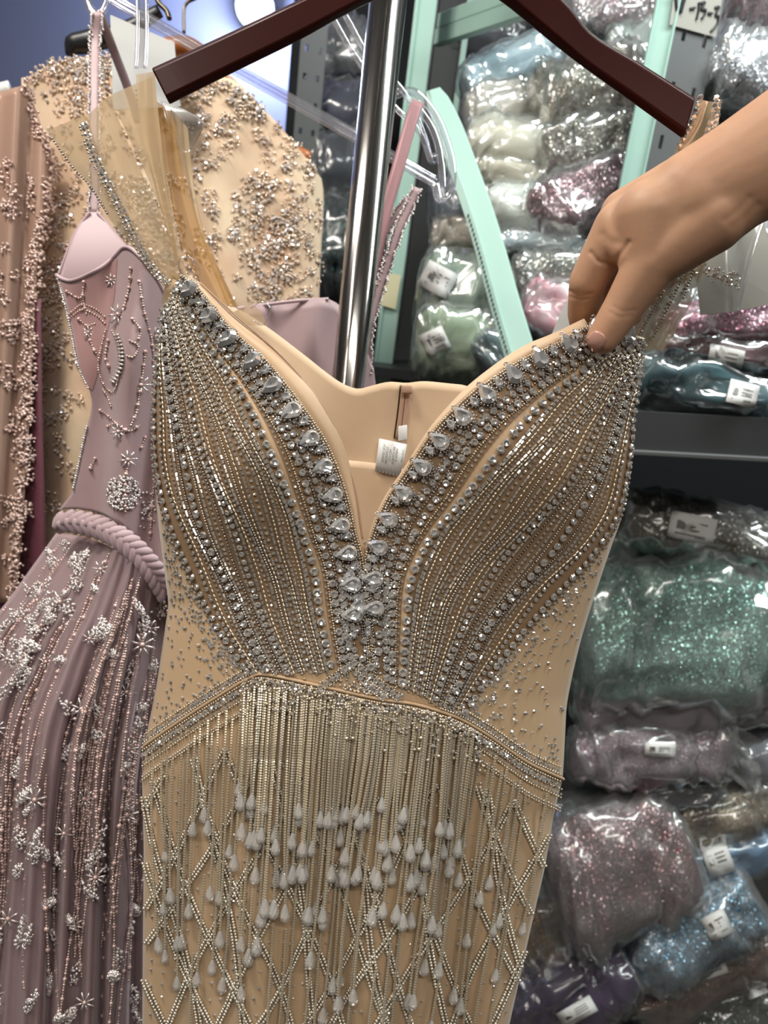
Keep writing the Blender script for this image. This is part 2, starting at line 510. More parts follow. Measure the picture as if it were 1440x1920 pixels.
# ------------------------------------------------------------------ the room
def struct(name, c, ex, ey, ez, mat, parent=None, **kw):
    o = MB().box(c, ex, ey, ez).build(name, mat, parent, smooth=False, **kw)
    if parent is None: o['kind'] = 'structure'
    return o
struct('floor', (0, 1.2, -0.02), (3.4, 0, 0), (0, 3.0, 0), (0, 0, 0.02), M['floor'])
struct('ceiling', (0, 1.2, 2.66), (3.4, 0, 0), (0, 3.0, 0), (0, 0, 0.04), M['ceil'])
struct('wall_back', (0, 2.85, 1.31), (3.4, 0, 0), (0, 0.04, 0), (0, 0, 1.31), M['wall'])
struct('wall_right', (2.2, 1.7, 1.31), (0.04, 0, 0), (0, 1.7, 0), (0, 0, 1.31), M['sidewall'])
struct('wall_left', (-2.4, 1.2, 1.31), (0.04, 0, 0), (0, 2.2, 0), (0, 0, 1.31), M['sidewall'])

struct('wall_front', (0, -1.75, 1.31), (3.4, 0, 0), (0, 0.04, 0), (0, 0, 1.31), M['sidewall'])
# spot lamp under the ceiling, far behind the gowns
lp = P(478, 14, 2.35)
lamp = thing('spot_lamp', 'glaring round spot lamp high on the blue wall side', 'lamp', lp)
ld = (CAM + np.array([-0.35, 0.2, -0.2])) - lp; ld /= np.linalg.norm(ld)
lx = np.cross(ld, (0, 0, 1)); lx /= np.linalg.norm(lx); ly = np.cross(lx, ld)
MB().lathe([(0.03, -0.16), (0.05, -0.15), (0.056, -0.02), (0.066, 0.0), (0.06, 0.004), (0.054, -0.01)], (lp, lx, ly, ld), 24).build('lamp_housing', M['black'], lamp)
MB().lathe([(0.0535, -0.012), (0.053, 0.0), (0.03, 0.008), (0.001, 0.01)], (lp, lx, ly, ld), 24).build('lamp_lens', emit('lamp_glow', (0.75, 0.85, 1.0), 30.0), lamp)
q = lp - ld * 0.08
MB().tube([q, q + np.array([0, 0, 0.12]), (q[0], q[1], 2.62)], 0.009, 8, up=(0, 1, 0)).build('lamp_stem', M['black'], lamp)
sl = bpy.data.lights.new('spot_lamp_beam', 'POINT'); sl.energy = 22; sl.color = (0.70, 0.76, 1.0); sl.shadow_soft_size = 0.06
so = bpy.data.objects.new('spot_lamp_beam', sl); C.objects.link(so)
so.location = lp + ld * 0.09

# ------------------------------------------------------------------ shelving rack
def upright(px, py, d): return P(px, py, d)[:2]
rack_lo = P(770, 360, 1.22)
rack = thing('storage_rack', 'mint green steel storage rack packed with bagged garments', 'rack', (rack_lo[0], rack_lo[1], 0))
def zbox(name, cx, cy, hx, hy, z0, z1, mat, yaw=0.0, parent=rack, bevel=0.002):
    c, s = math.cos(yaw), math.sin(yaw)
    return MB().box((cx, cy, (z0 + z1) / 2), (hx * c, hx * s, 0), (-hy * s, hy * c, 0), (0, 0, (z1 - z0) / 2)).build(name, mat, parent, smooth=False, bevel=bevel)
# mint post behind the chrome pole (angle section: broad face and a flange that runs back)
a = upright(770, 250, 1.22)
zbox('post', a[0], a[1], 0.0165, 0.003, 0, 2.45, M['mint'])
zbox('post_lip', a[0] - 0.0145, a[1] - 0.004, 0.003, 0.004, 0, 2.45, M['mint'])
zbox('post_flange', a[0] + 0.016, a[1] + 0.03, 0.0025, 0.03, 0, 2.45, M['grey_steel'])
a2 = upright(848, 250, 1.55)
zbox('post', a2[0], a2[1], 0.006, 0.003, 0, 2.45, M['mint'])
zbox('post_flange', a2[0] - 0.03, a2[1] + 0.02, 0.03, 0.003, 0, 2.45, M['dark_steel'])
# slotted posts: plates with real slots cut through
def slotted_post(name, corner, wdir, w, z0, z1, zs0, zs1, pitch, mat, cols=2):
    xs = [0.0]
    for k in range(cols):
        cx = w * (k + 0.5) / cols
        xs += [cx - 0.0036, cx + 0.0036]
    xs.append(w)
    zs = [z0]; z = zs0; slots = []
    while z < zs1:
        zs += [z, z + 0.006, z + pitch * 0.35, z + pitch * 0.35 + 0.006]; slots.append(len(zs) - 3); z += pitch
    zs.append(z1)
    o = np.array([corner[0], corner[1], 0.0]); wd = np.array([wdir[0], wdir[1], 0.0])
    v = [o + wd * x + np.array([0, 0, zz]) for zz in zs for x in xs]
    nx = len(xs); f = []
    for j in range(len(zs) - 1):
        for i in range(nx - 1):
            if (i % 2 == 1) and (j in slots): continue
            f.append((j * nx + i, j * nx + i + 1, (j + 1) * nx + i + 1, (j + 1) * nx + i))
    return MB().add(v, f).build(name, mat, rack, smooth=False, solid=0.002)
b0 = P(1253, 100, 1.05); b1 = P(1336, 100, 1.08)
wd = (b1 - b0)[:2]; bw = np.linalg.norm(wd); wd /= bw
slotted_post('slotted_post', b0, wd, bw, 0.0, 2.45, 0.3, 2.3, 0.07, M['grey_steel'])
zbox('post', b0[0] - 0.0165, b0[1] - 0.002, 0.0155, 0.003, 0, 2.45, M['mint'])
zbox('post_lip', b0[0] - 0.0015, b0[1] - 0.005, 0.002, 0.004, 0, 2.45, M['mint'])
zbox('post_lip', b0[0] - 0.031, b0[1] - 0.005, 0.002, 0.004, 0, 2.45, M['mint'])
c0 = P(556, 180, 1.5); c1 = P(604, 180, 1.52)
wd2 = (c1 - c0)[:2]; cw = np.linalg.norm(wd2); wd2 /= cw
slotted_post('slotted_post', c0, wd2, cw, 0.0, 2.45, 0.3, 2.3, 0.05, M['grey_steel'])
# beams and shelf boards
bt0, bt1 = P(822, 40, 1.24), P(1010, -30, 1.02)
def beam(name, p, q, h, t, mat):
    p, q = np.asarray(p), np.asarray(q); m = (p + q) / 2; e = (q - p) / 2
    s = np.cross(e, (0, 0, 1)); s = s / np.linalg.norm(s) * t
    return MB().box(m, e, s, (0, 0, h)).build(name, mat, rack, smooth=False, bevel=0.0015)
beam('beam', bt0, bt1, 0.011, 0.003, M['mint'])
beam('beam_flange', bt0 + np.array([0, 0.012, -0.022]), bt1 + np.array([0, 0.012, -0.022]), 0.012, 0.008, M['mint'])
# upper shelf board on the right, its front edge shows as a grey lip
s0, s1 = P(1120, 838, 1.0), P(1560, 862, 1.0)
sm = (s0 + s1) / 2; se = (s1 - s0) / 2; sback = np.array([0, 0.26, 0.0])
MB().box(sm + sback, se, (0, 0.26, 0), (0, 0, 0.004)).build('shelf_board', M['dark_steel'], rack, smooth=False)
MB().box(sm + np.array([0, -0.002, 0.024]), se, (0, 0.002, 0), (0, 0, 0.028)).build('shelf_front', pr('shelf_front_grey', '#4b4d4f', 0.45, 0.2), rack, smooth=False)
MB().box(sm + np.array([0, -0.006, -0.003]), se, (0, 0.005, 0), (0, 0, 0.003)).build('shelf_lip', M['grey_steel'], rack, smooth=False, bevel=0.001)
for py, dd in ((690, 1.3), (2080, 1.3)):
    s0, s1 = P(600 if py < 900 else 900, py, dd), P(1150 if py < 900 else 1600, py + (45 if py < 900 else 60), dd)
    sm = (s0 + s1) / 2; se = (s1 - s0) / 2; se[2] = 0
    MB().box(sm + sback, se, (0, 0.3, 0), (0, 0, 0.008)).build('shelf_board', M['dark_steel'], rack, smooth=False)
bk = P(1000, 700, 2.15)
MB().box((bk[0] + 0.25, bk[1], 1.2), (1.02, 0, 0), (0, 0.01, 0), (0, 0, 1.2)).build('back_panel', pr('rack_back_dark', '#1d2126', 0.7), rack, smooth=False)

# mint bar leaning in front of the bags
lb = [P(822, 168, 1.02), P(985, 640, 0.98), P(1090, 945, 0.955)]
bar = thing('steel_bar', 'mint green steel bar with rounded end leaning across the bag shelf', 'bar', lb[2])
ctr = spl([(812, 168, 1.02), (845, 250, 1.013), (905, 420, 1.0), (962, 620, 0.985), (1060, 930, 0.96)], 40)
wpx = np.interp(ctr[:, 1], [168, 190, 240, 640, 930], [12, 21, 25, 28, 31])
def bar_side(k, dz, f):
    w = wpx * f
    return P(ctr[:, 0] + k * w * 0.96, ctr[:, 1] - k * w * 0.28, ctr[:, 2] + dz)
g = np.stack([bar_side(-1, 0.012, 1), bar_side(-1, 0.0, 1), bar_side(-0.55, -0.003, 1), bar_side(-0.5, 0.0, 1), bar_side(0.9, 0.0, 1), bar_side(1, 0.002, 1), bar_side(1, 0.014, 1)], 1)
MB().grid(g).build('bar_channel', M['mint'], bar, smooth=False, solid=0.002)
hv = []
sl_ = spl(np.stack([ctr[:, 0] - wpx * 0.78, ctr[:, 1] + wpx * 0.2, ctr[:, 2]], 1)[12:], step=9)
MBh = MB()
for x, y, d in sl_:
    MBh.box(P(x, y, d - 0.003), RGT * 0.0011, UPV * 0.0020, FWD * 0.0006)
MBh.build('perforation_row', M['dark_steel'], bar, smooth=False, kind='stuff')

# yellow paper note stuck on the post and the handwritten code sheet
def on_plane(px, py, p0, nrm, lift=0.002):
    dr = P(px, py, 1.0) - CAM
    t = ((p0 - CAM) @ nrm) / (dr @ nrm)
    return CAM + dr * (t - lift)
np_ = np.array([a[0], a[1] - 0.006, 1.0]); nn_ = np.array([0, 1.0, 0])
ny = [on_plane(x, y, np_, nn_) for x, y in ((728, 512), (752, 516), (742, 580), (714, 572))]
MB().add(ny, [(0, 1, 2, 3)]).build('paper_note', M['yellow_paper'], None, smooth=False, solid=0.0006, label='small pale yellow paper note stuck on the mint post', category='note')
cn_ = np.array([-wd[1], wd[0], 0.0]); cp_ = np.array([b0[0], b0[1] - 0.003, 1.0])
sheet = thing('code_sheet', 'paper sheet taped on slotted post with handwritten code W-13-3', 'sign', on_plane(1300, 60, cp_, cn_))
cs = np.array([[on_plane(x, y, cp_, cn_) for x, y in zip(np.linspace(xa, xb, 6), np.linspace(ya, yb, 6))]
               for (xa, ya, xb, yb) in ((1272, -70, 1362, -52), (1263, -5, 1352, 10), (1255, 46, 1342, 70))])
MB().grid(cs).build('paper', M['paper'], sheet, smooth=False, solid=0.0005)
strokes = [[(1266, -22), (1268, 2), (1270, 25)], [(1271, 24), (1281, -18)], [(1281, -18), (1277, 6), (1277, 25)], [(1277, 25), (1288, -16)],
           [(1294, 16), (1305, 14)], [(1311, 4), (1310, 20), (1306, 37)], [(1314, 6), (1322, 4), (1316, 16), (1323, 18), (1322, 26), (1316, 35)],
           [(1328, 24), (1337, 25)], [(1341, 14), (1349, 13), (1342, 27), (1347, 30), (1346, 42), (1340, 52), (1333, 59)]]
for s in strokes:
    c = spl(s, step=1.5)
    MB().tube(np.array([on_plane(x, y, cp_, cn_, 0.004) for x, y in c]), 0.0018, 6, flat=0.25).build('ink_stroke', M['ink'], sheet)

# ------------------------------------------------------------------ bagged garments
from mathutils.bvhtree import BVHTree
def sp(x, e): return np.sign(x) * np.abs(x) ** e
FILMS = [film('bag_film_%d' % k, (0.92, 0.95, 0.95), haze=h, rough=0.17, crinkle=c, strength=s, ior=i) for k, (h, c, s, i) in
         enumerate(((0.07, 12, 0.6, 1.7), (0.13, 9, 0.75, 1.75), (0.03, 14, 0.5, 1.6)))]
_mats = {}
def lighter(c, k=1.18):
    return '#' + ''.join('%02x' % min(255, int(int(c[i:i + 2], 16) * k + 6)) for i in (1, 3, 5))
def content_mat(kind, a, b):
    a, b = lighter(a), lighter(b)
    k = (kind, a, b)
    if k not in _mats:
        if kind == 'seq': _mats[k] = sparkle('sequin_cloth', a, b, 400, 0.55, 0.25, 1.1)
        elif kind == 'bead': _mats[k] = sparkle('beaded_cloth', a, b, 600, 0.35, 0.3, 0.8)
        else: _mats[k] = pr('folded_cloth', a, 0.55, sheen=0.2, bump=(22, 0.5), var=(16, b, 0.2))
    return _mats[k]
_bagseed = [100]
def bag(label, cx, cy, L, H, ang, d, kind, ca, cb, T=None, tags=(), fk=0, flap=None, group=None, n_end=0.36, cat='garment bag'):
    _bagseed[0] += 1; sd = _bagseed[0]
    an = math.radians(ang)
    if cy > 900: d = d + 0.16 + (cy - 1000) * 0.0002
    e1 = math.cos(an) * RGT + math.sin(an) * UPV
    e2 = -math.sin(an) * RGT + math.cos(an) * UPV
    a, b = 1.05 * L * d / FPX, 1.12 * H * d / FPX
    c = T if T else max(0.045, min(b * 1.1, 0.09))
    ctr = P(cx, cy, d + c)
    root = thing('bagged_garment', label, cat, ctr - np.array([0, 0, b]), group)
    def shell(sa, sb, nu, nv, amp, ridge, seed):
        v = np.linspace(-math.pi / 2, math.pi / 2, nv)[:, None]
        ph = np.linspace(0, 2 * math.pi, nu, endpoint=False)[None, :]
        x = sp(np.sin(v), 0.55) + 0 * ph
        r = np.abs(np.cos(v)) ** n_end
        y = r * sp(np.cos(ph), 0.75); z = r * sp(np.sin(ph), 0.8)
        w = wobble(x * 3.0, y * 2.0 + z * 1.7, seed, 1.4)
        w2 = wobble(x * 9.0 + y * 3, y * 6.0 + z * 5, seed + 7, 1.3)
        w3 = wobble(x * 5 + y, y * 3 - x * 4 + z, seed + 3, 1.6)
        k = 1 + amp * w + ridge * (0.4 - np.abs(w2)) * 2 + 0.8 * ridge * (0.4 - np.abs(w3)) * 2
        bend = 0.10 * wobble(x * 2.2, x * 0.3, seed // 100 + sd, 1.0)
        X = x * a * sa * (1 + 0.3 * amp * w); Y = (y * k + bend) * b * sb; Z = z * k * c * sb
        return ctr + X[..., None] * e1 + Y[..., None] * e2 + Z[..., None] * FWD
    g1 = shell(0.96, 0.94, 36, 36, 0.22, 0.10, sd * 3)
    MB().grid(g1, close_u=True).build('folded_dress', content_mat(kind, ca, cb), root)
    g2 = shell(1.03, 1.02, 48, 56, 0.22, 0.15, sd * 3)
    mb = MB().grid(g2, close_u=True)
    tree = BVHTree.FromPolygons([Vector(v) for v in np.vstack(mb.v)], mb.f)
    mb.build('plastic_bag', FILMS[fk], root)
    if flap:                                   # loose open end of the bag: crumpled sheet
        sgn, fl, droop = flap
        uu = np.linspace(-1, 1, 12)[None]; tt = np.linspace(0, 1, 9)[:, None]
        w = wobble(uu * 4, tt * 4, sd, 1.5)
        X = sgn * (a * 0.9 + tt * fl * a); Y = uu * b * (0.8 + 0.25 * tt) - droop * b * tt ** 1.5 + 0 * uu
        Z = -c * 0.35 * (1 - tt) + 0.012 * w - 0.2 * c * tt
        MB().grid(ctr + X[..., None] * e1 * np.ones_like(uu)[..., None] + Y[..., None] * e2 + Z[..., None] * FWD).build('bag_flap', FILMS[fk], root)
    for t in tags:
        tx, ty, tw, th, ta = t[:5]
        ta = math.radians(ta)
        def patch(us, vs, lift):
            out = []
            for vv in vs:
                row = []
                for u_ in us:
                    x = tx + u_ * tw * math.cos(ta) + vv * th * math.sin(ta)
                    y = ty - u_ * tw * math.sin(ta) + vv * th * math.cos(ta)
                    dr = P(x, y, 1.0) - CAM
                    h = tree.ray_cast(Vector(CAM), Vector(dr))
                    dd = (np.array(h[0]) - CAM) @ FWD if h[0] is not None else d + c * 0.4
                    row.append(P(x, y, dd - lift))
                out.append(row)
            g = np.array(out); m = np.median((g - CAM) @ FWD)
            return g
        lab = MB().grid(patch(np.linspace(-.5, .5, 5), np.linspace(-.5, .5, 4), 0.004)).build('label', M['label'], root, solid=0.0004)
        pm = MB()
        pm.grid(patch((-0.34, -0.16), (-0.2, 0.12), 0.0047))
        for q_ in (-0.22, -0.08, 0.06, 0.26): pm.grid(patch((-0.04 if q_ < 0.2 else -0.34, 0.1, 0.32), (q_, q_ + 0.05), 0.0047))
        pm.build('print', M['greyink'], lab, smooth=False)
    return root

G1 = 'bagged garments behind the mint bar'
# middle bay, upper rows
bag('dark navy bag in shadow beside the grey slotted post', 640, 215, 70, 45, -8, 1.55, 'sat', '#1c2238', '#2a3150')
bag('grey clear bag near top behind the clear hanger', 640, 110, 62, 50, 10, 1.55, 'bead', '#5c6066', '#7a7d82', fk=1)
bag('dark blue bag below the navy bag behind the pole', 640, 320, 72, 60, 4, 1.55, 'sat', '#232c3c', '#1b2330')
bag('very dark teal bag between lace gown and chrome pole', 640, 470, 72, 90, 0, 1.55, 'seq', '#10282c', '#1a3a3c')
bag('black bag in the gap right of the mint post top', 905, 70, 75, 50, -18, 1.5, 'sat', '#14161f', '#262a3c')
bag('dim slate bag behind the top beam', 905, 150, 80, 50, 10, 1.6, 'sat', '#1d2230', '#2c3340')
bag('pale blue bag slanting under the dark wooden hanger', 965, 130, 105, 38, 24, 1.22, 'sat', '#8fa9b8', '#a9bfca', fk=1, tags=())
bag('silver and pink sequin bag at top beside the mint post', 1150, 22, 88, 46, 8, 1.24, 'seq', '#a98f96', '#c9bcc0', fk=1, flap=(-1, 0.25, 0.3))
bag('white printed clear bag just left of the slotted post', 1185, 95, 60, 42, 14, 1.26, 'sat', '#c8d2cd', '#b3bdb9', fk=1, tags=((1172, 90, 62, 40, 10),))
bag('beige grey bag below the pale blue bag', 945, 208, 76, 36, 10, 1.2, 'sat', '#9a948a', '#b3aca2', fk=1)
bag('pale green bag with brown cloth and silver sequins inside', 1095, 185, 104, 62, 12, 1.14, 'seq', '#8b7d6a', '#bdb6ab', fk=1, T=0.07)
bag('cream folded bag left of the silver beaded bag', 965, 280, 96, 44, -8, 1.17, 'sat', '#cfcabb', '#bdb6a4', fk=1)
bag('silver grey beaded bag touching the mint strip', 1100, 285, 92, 52, 14, 1.15, 'seq', '#77726a', '#a59f96')
bag('thin beige bag squeezed under the cream folded bag', 955, 342, 74, 27, -12, 1.18, 'sat', '#b8b09d', '#a39a87', fk=1)
bag('white bag beside the mint bar', 960, 405, 70, 46, -6, 1.16, 'sat', '#d5d6cd', '#c2c3b8', fk=1)
bag('dusty mauve sequin bag above the hand', 1082, 385, 108, 56, 18, 1.12, 'seq', '#6d4f57', '#9c8087', fk=0, T=0.07)
bag('flat clear bag with slate cloth under the mauve one', 1010, 472, 96, 22, -4, 1.15, 'sat', '#7f8c94', '#a4b0b4', fk=1)
bag('grey floral beaded bag beside the fingers', 1045, 522, 88, 44, 6, 1.12, 'seq', '#6f6d69', '#a8a49b')
bag('white bag with bright pink trim behind the fingers', 1040, 592, 72, 46, -20, 1.1, 'sat', '#c9c6c6', '#b45a72', fk=1)
# between the post and the mint bar
bag('slate bag behind the clear hanger end', 860, 385, 58, 44, 5, 1.3, 'sat', '#6f7986', '#555f6e')
bag('beige bag between slate and green bags', 868, 452, 64, 34, -4, 1.28, 'sat', '#a4988b', '#8d8176')
bag('green bag with a large tilted white label', 862, 560, 82, 72, -8, 1.2, 'sat', '#7c8f77', '#4d5a4f', fk=1, T=0.08, tags=((821, 524, 62, 52, -28),))
bag('light green bag with white paper inside, lower one', 858, 658, 84, 62, -6, 1.18, 'sat', '#9db094', '#6d7f62', fk=1, T=0.08, tags=((815, 640, 48, 44, 25),))
bag('small teal bag corner beside the gown neckline', 940, 665, 44, 44, 35, 1.1, 'sat', '#2f5a60', '#1d3c42', fk=1)
# right of the slotted post
bag('big dusty plum bag in the top corner', 1420, 40, 88, 82, -6, 1.1, 'bead', '#5f4650', '#7a5f68', T=0.09)
bag('clear bag of silver sequins below the plum bag', 1398, 150, 88, 62, -22, 1.06, 'seq', '#6a6a70', '#9a9aa0', fk=1)
bag('crumpled white plastic bag beside the wrist', 1440, 470, 40, 66, 10, 1.1, 'sat', '#9c9ca0', '#6e6e74', fk=1)
bag('silver foil bag poking out beside the strap', 1300, 590, 42, 50, 30, 1.02, 'seq', '#70767e', '#a9b0b8', fk=1)
bag('magenta sequin roll with pink glints', 1350, 612, 125, 42, 8, 0.97, 'seq', '#7a3049', '#a88090', fk=0, T=0.06)
bag('dark wine roll with barcode label', 1350, 670, 122, 28, -10, 0.98, 'sat', '#3a1620', '#521d2c', tags=((1362, 668, 66, 34, -12),))
bag('dark teal roll lying on the shelf edge', 1330, 738, 152, 46, -12, 0.98, 'sat', '#24474f', '#17323a', fk=2, T=0.06, tags=((1393, 738, 56, 44, -14),))
# lower bay, from the top of the pile downwards
bag('grey brown roll with label on top of the lower pile', 1325, 1000, 170, 52, -12, 1.0, 'seq', '#5a544c', '#77736e', T=0.07, tags=((1298, 990, 88, 50, -12),))
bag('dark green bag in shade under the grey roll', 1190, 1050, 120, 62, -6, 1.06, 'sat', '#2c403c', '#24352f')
bag('indigo bag wedged at the edge under the grey roll', 1425, 1110, 60, 38, -8, 1.02, 'sat', '#2c2a52', '#3a3a6a')
bag('large sea green bag with glossy creased plastic', 1262, 1180, 195, 128, 4, 0.93, 'seq', '#6d978e', '#93b8ae', fk=1, T=0.09, n_end=0.35)
bag('mauve grey bag with white label below the sea green bag', 1215, 1318, 140, 54, 4, 0.95, 'sat', '#6d5f68', '#55474f', tags=((1240, 1296, 62, 58, 8),))
bag('dark wine bag at the edge below the sea green bag', 1375, 1300, 90, 54, 8, 1.0, 'sat', '#3f2b30', '#56494c', fk=1, flap=(1, 0.5, 0.9))
bag('dusty mauve bag with ruffled plastic end', 1215, 1408, 150, 56, 3, 0.92, 'bead', '#6f5a64', '#8b7880', fk=1, tags=((1238, 1406, 58, 26, -3),), flap=(1, 0.45, 0.8))
bag('grey bag at the frame edge beside the ruffled plastic', 1425, 1420, 62, 44, 18, 0.98, 'sat', '#5d5a62', '#77747c')
bag('thin dark grey bag below the dusty mauve bag', 1190, 1492, 160, 24, 10, 0.94, 'sat', '#3c3940', '#4f4b52', tags=((1218, 1470, 70, 30, 8),))
bag('brown bag with gold beaded patch', 1345, 1520, 100, 48, 16, 0.95, 'bead', '#5d4e46', '#8a7a66')
bag('dim grey bag at the edge above the blue roll', 1430, 1500, 60, 36, 14, 1.0, 'sat', '#4a474a', '#5b5859')
bag('bulky rose bag with silver beading and folded corner', 1155, 1618, 138, 112, 14, 0.86, 'seq', '#7a5558', '#8a7478', fk=1, T=0.08, flap=(-1, 0.3, 0.6))
bag('light blue roll with dark end and label', 1345, 1605, 120, 46, 22, 0.93, 'sat', '#5f87ad', '#40546a', tags=((1346, 1612, 50, 60, 20),))
bag('brown gold bag behind the gown hip', 1040, 1730, 110, 78, 24, 0.9, 'bead', '#5a432f', '#6d5540')
bag('powder blue sequin roll sagging at one end', 1292, 1738, 140, 62, 30, 0.85, 'seq', '#54778f', '#7593a8', fk=1, T=0.07, tags=((1345, 1735, 48, 50, 28),))
bag('dull rose brown roll with label under the blue roll', 1320, 1822, 155, 48, 27, 0.87, 'bead', '#6b5149', '#7d6258', fk=0, tags=((1335, 1808, 50, 48, 18),))
bag('glossy dark purple bag at the bottom', 1065, 1850, 125, 66, 28, 0.82, 'sat', '#2a1436', '#1d0e28', fk=2, T=0.07, tags=((1082, 1898, 72, 34, 30),))
bag('olive black bag in the bottom corner', 1375, 1890, 120, 56, 18, 0.86, 'seq', '#26291f', '#3b3d33', tags=((1412, 1842, 40, 56, 22),))

# ------------------------------------------------------------------ the champagne gown in front
YL = [480, 520, 560, 600, 688, 768, 834, 872, 980, 1064, 1134, 1220, 1307, 1394, 1460, 1600, 2600]
XL = [316, 316, 305, 308, 296, 290, 287, 291, 298, 309, 317, 305, 291, 272, 268, 271, 262]
YR = [480, 632, 660, 700, 750, 790, 842, 890, 955, 983, 1038, 1174, 1243, 1312, 1400, 1451, 1486, 1533, 1606, 1727, 1821, 1915, 2600]
XR = [1204, 1204, 1204, 1194, 1190, 1182, 1183, 1178, 1168, 1160, 1140, 1095, 1077, 1062, 1057, 1055, 1050, 1035, 1025, 997, 976, 955, 800]
def DF(px, py):
    xl, xr = np.interp(py, YL, XL), np.interp(py, YR, XR)
    t = np.clip((px - (xl + xr) / 2) / ((xr - xl) / 2), -1, 1)
    d = 0.492 + 0.062 * (1 - np.sqrt(1 - 0.96 * t * t))
    d = d - 0.020 * np.exp(-((px - 455) / 130) ** 2 - ((py - 870) / 170) ** 2) - 0.020 * np.exp(-((px - 1000) / 150) ** 2 - ((py - 850) / 170) ** 2)
    d = d + 0.012 * np.exp(-((px - 685) / 110) ** 2 - ((py - 900) / 230) ** 2)
    k = np.clip((py - 1420) / 400, 0, 1)
    d = d + k * 0.0060 * np.sin(px / 38.0 + py / 400.0) + k * 0.002 * np.sin(px / 17.0 + 1.3)
    d = d + 0.0016 * wobble(px / 60, py / 90, 3) - 0.010 * np.exp(-((px - 640) / 300) ** 2 - ((py - 1700) / 350) ** 2)
    return d
def DB(px, py):
    t = (px - 735) / 450.0
    return np.maximum(0.605 - 0.055 * t * t + 0.007 * wobble(px / 60, py / 70, 11), DF(px, py) + 0.010)
SF, SB = Surf(DF), Surf(DB)
gown = thing('beaded_gown', 'champagne evening gown with crystal V neckline and bead fringe held by a hand', 'dress', P(610, 2580, 0.52))
NL = [(343, 515), (375, 542), (423, 601), (454, 633), (503, 678), (548, 733), (583, 782), (614, 831), (638, 886), (656, 942), (668, 995), (683, 1055)]
NR = [(1103, 612), (1042, 644), (978, 673), (922, 709), (873, 745), (813, 805), (760, 882), (720, 942), (696, 1000), (683, 1055)]
WS = [(268, 1402), (330, 1358), (400, 1312), (468, 1271), (503, 1265), (593, 1284), (704, 1309), (772, 1319), (824, 1333), (866, 1349), (918, 1380), (987, 1428), (1054, 1460)]
el = [(np.interp(y, YL, XL), y) for y in np.linspace(520, 1055, 14)]
er = [(np.interp(y, YR, XR), y) for y in np.linspace(634, 1055, 12)]
mb = MB()
g = coons([(318, 511), (343, 515)], [el[-1], (683, 1055)], [(318, 511)] + el, NL, 50, 70); mb.grid(SF.pos(g[..., 0], g[..., 1]))
g = coons([(1103, 612), (1204, 632)], [(683, 1055), er[-1]], NR, [(1204, 632)] + er, 60, 70); mb.grid(SF.pos(g[..., 0], g[..., 1]))
el2 = [(np.interp(y, YL, XL), y) for y in np.linspace(1055, 1402, 10)]; er2 = [(np.interp(y, YR, XR), y) for y in np.linspace(1055, 1460, 10)]
g = coons([el2[0], er2[0]], WS, el2, er2, 109, 40); mb.grid(SF.pos(g[..., 0], g[..., 1]))
bodice = mb.build('bodice', M['satin'], gown, solid=0.0012, weld=0.0006)
el3 = [(np.interp(y, YL, XL), y) for y in np.linspace(1402, 2560, 20)]; er3 = [(np.interp(y, YR, XR), y) for y in np.linspace(1460, 2560, 20)]
g = coons(WS, [el3[-1], er3[-1]], el3, er3, 150, 110)
skirt = MB().grid(SF.pos(g[..., 0], g[..., 1])).build('skirt', M['satin'], gown, solid=0.0012)
# back of skirt and bodice lining seen through the neckline
BT = [(312, 548), (360, 552), (409, 572), (447, 580), (503, 615), (572, 667), (607, 695), (640, 718), (670, 729), (697, 723), (729, 716), (762, 718), (797, 715), (861, 721), (900, 722), (982, 672), (1067, 620), (1130, 606), (1200, 640)]
bl = [(BT[0][0], BT[0][1])] + [(np.interp(y, YL, XL) + 4, y) for y in np.linspace(620, 2560, 20)]
br = [(1200, 640)] + [(np.interp(y, YR, XR) - 6, y) for y in np.linspace(700, 2560, 20)]
g = coons(BT, [bl[-1], br[-1]], bl, br, 90, 120)
lining = MB().grid(SB.pos(g[..., 0], g[..., 1])).build('lining', M['lining'], gown, solid=0.0015)
# waist stay seam, a second lining panel lying over the first
g = coons([(640, 862), (700, 868), (760, 880), (840, 905)], [(600, 1180), (860, 1190)], [(640, 862), (610, 1000), (600, 1180)], [(840, 905), (850, 1000), (860, 1190)], 24, 24)
MB().grid(P(g[..., 0], g[..., 1], DB(g[..., 0], g[..., 1]) - 0.004)).build('lining_panel', M['lining'], gown, solid=0.001)
# facing strips that stand up behind both neckline edges
def facing(curve, widths, sgn):
    c = spl(curve, 60); t = np.gradient(c, axis=0); t /= np.linalg.norm(t, axis=1)[:, None]
    nrm = np.stack([t[:, 1], -t[:, 0]], 1) * sgn
    w = np.interp(np.linspace(0, 1, 60), np.linspace(0, 1, len(widths)), widths)
    g = []
    for k, dd in ((0, 0.0016), (0.5, 0.004), (0.95, 0.006), (1.0, 0.008), (0.9, 0.011), (0.3, 0.014)):
        q = c + nrm * (w * k)[:, None]; g.append(P(q[:, 0], q[:, 1], DF(c[:, 0], c[:, 1]) + dd))
    return MB().grid(np.stack(g, 1)).build('neckline_facing', M['lining'], gown, solid=0.0008)
facing(NL, [4, 16, 26, 30, 24, 14, 4], 1)
facing(NR, [16, 20, 16, 8, 4, 3, 2], -1)
c = spl([(375, 530), (440, 590), (520, 660), (575, 722), (620, 790), (648, 860), (668, 930), (680, 1010)], step=4)
MB().tube(P(c[:, 0], c[:, 1], DF(c[:, 0], c[:, 1]) + 0.0045), 0.0007, 6).build('facing_seam', M['zip'], gown)
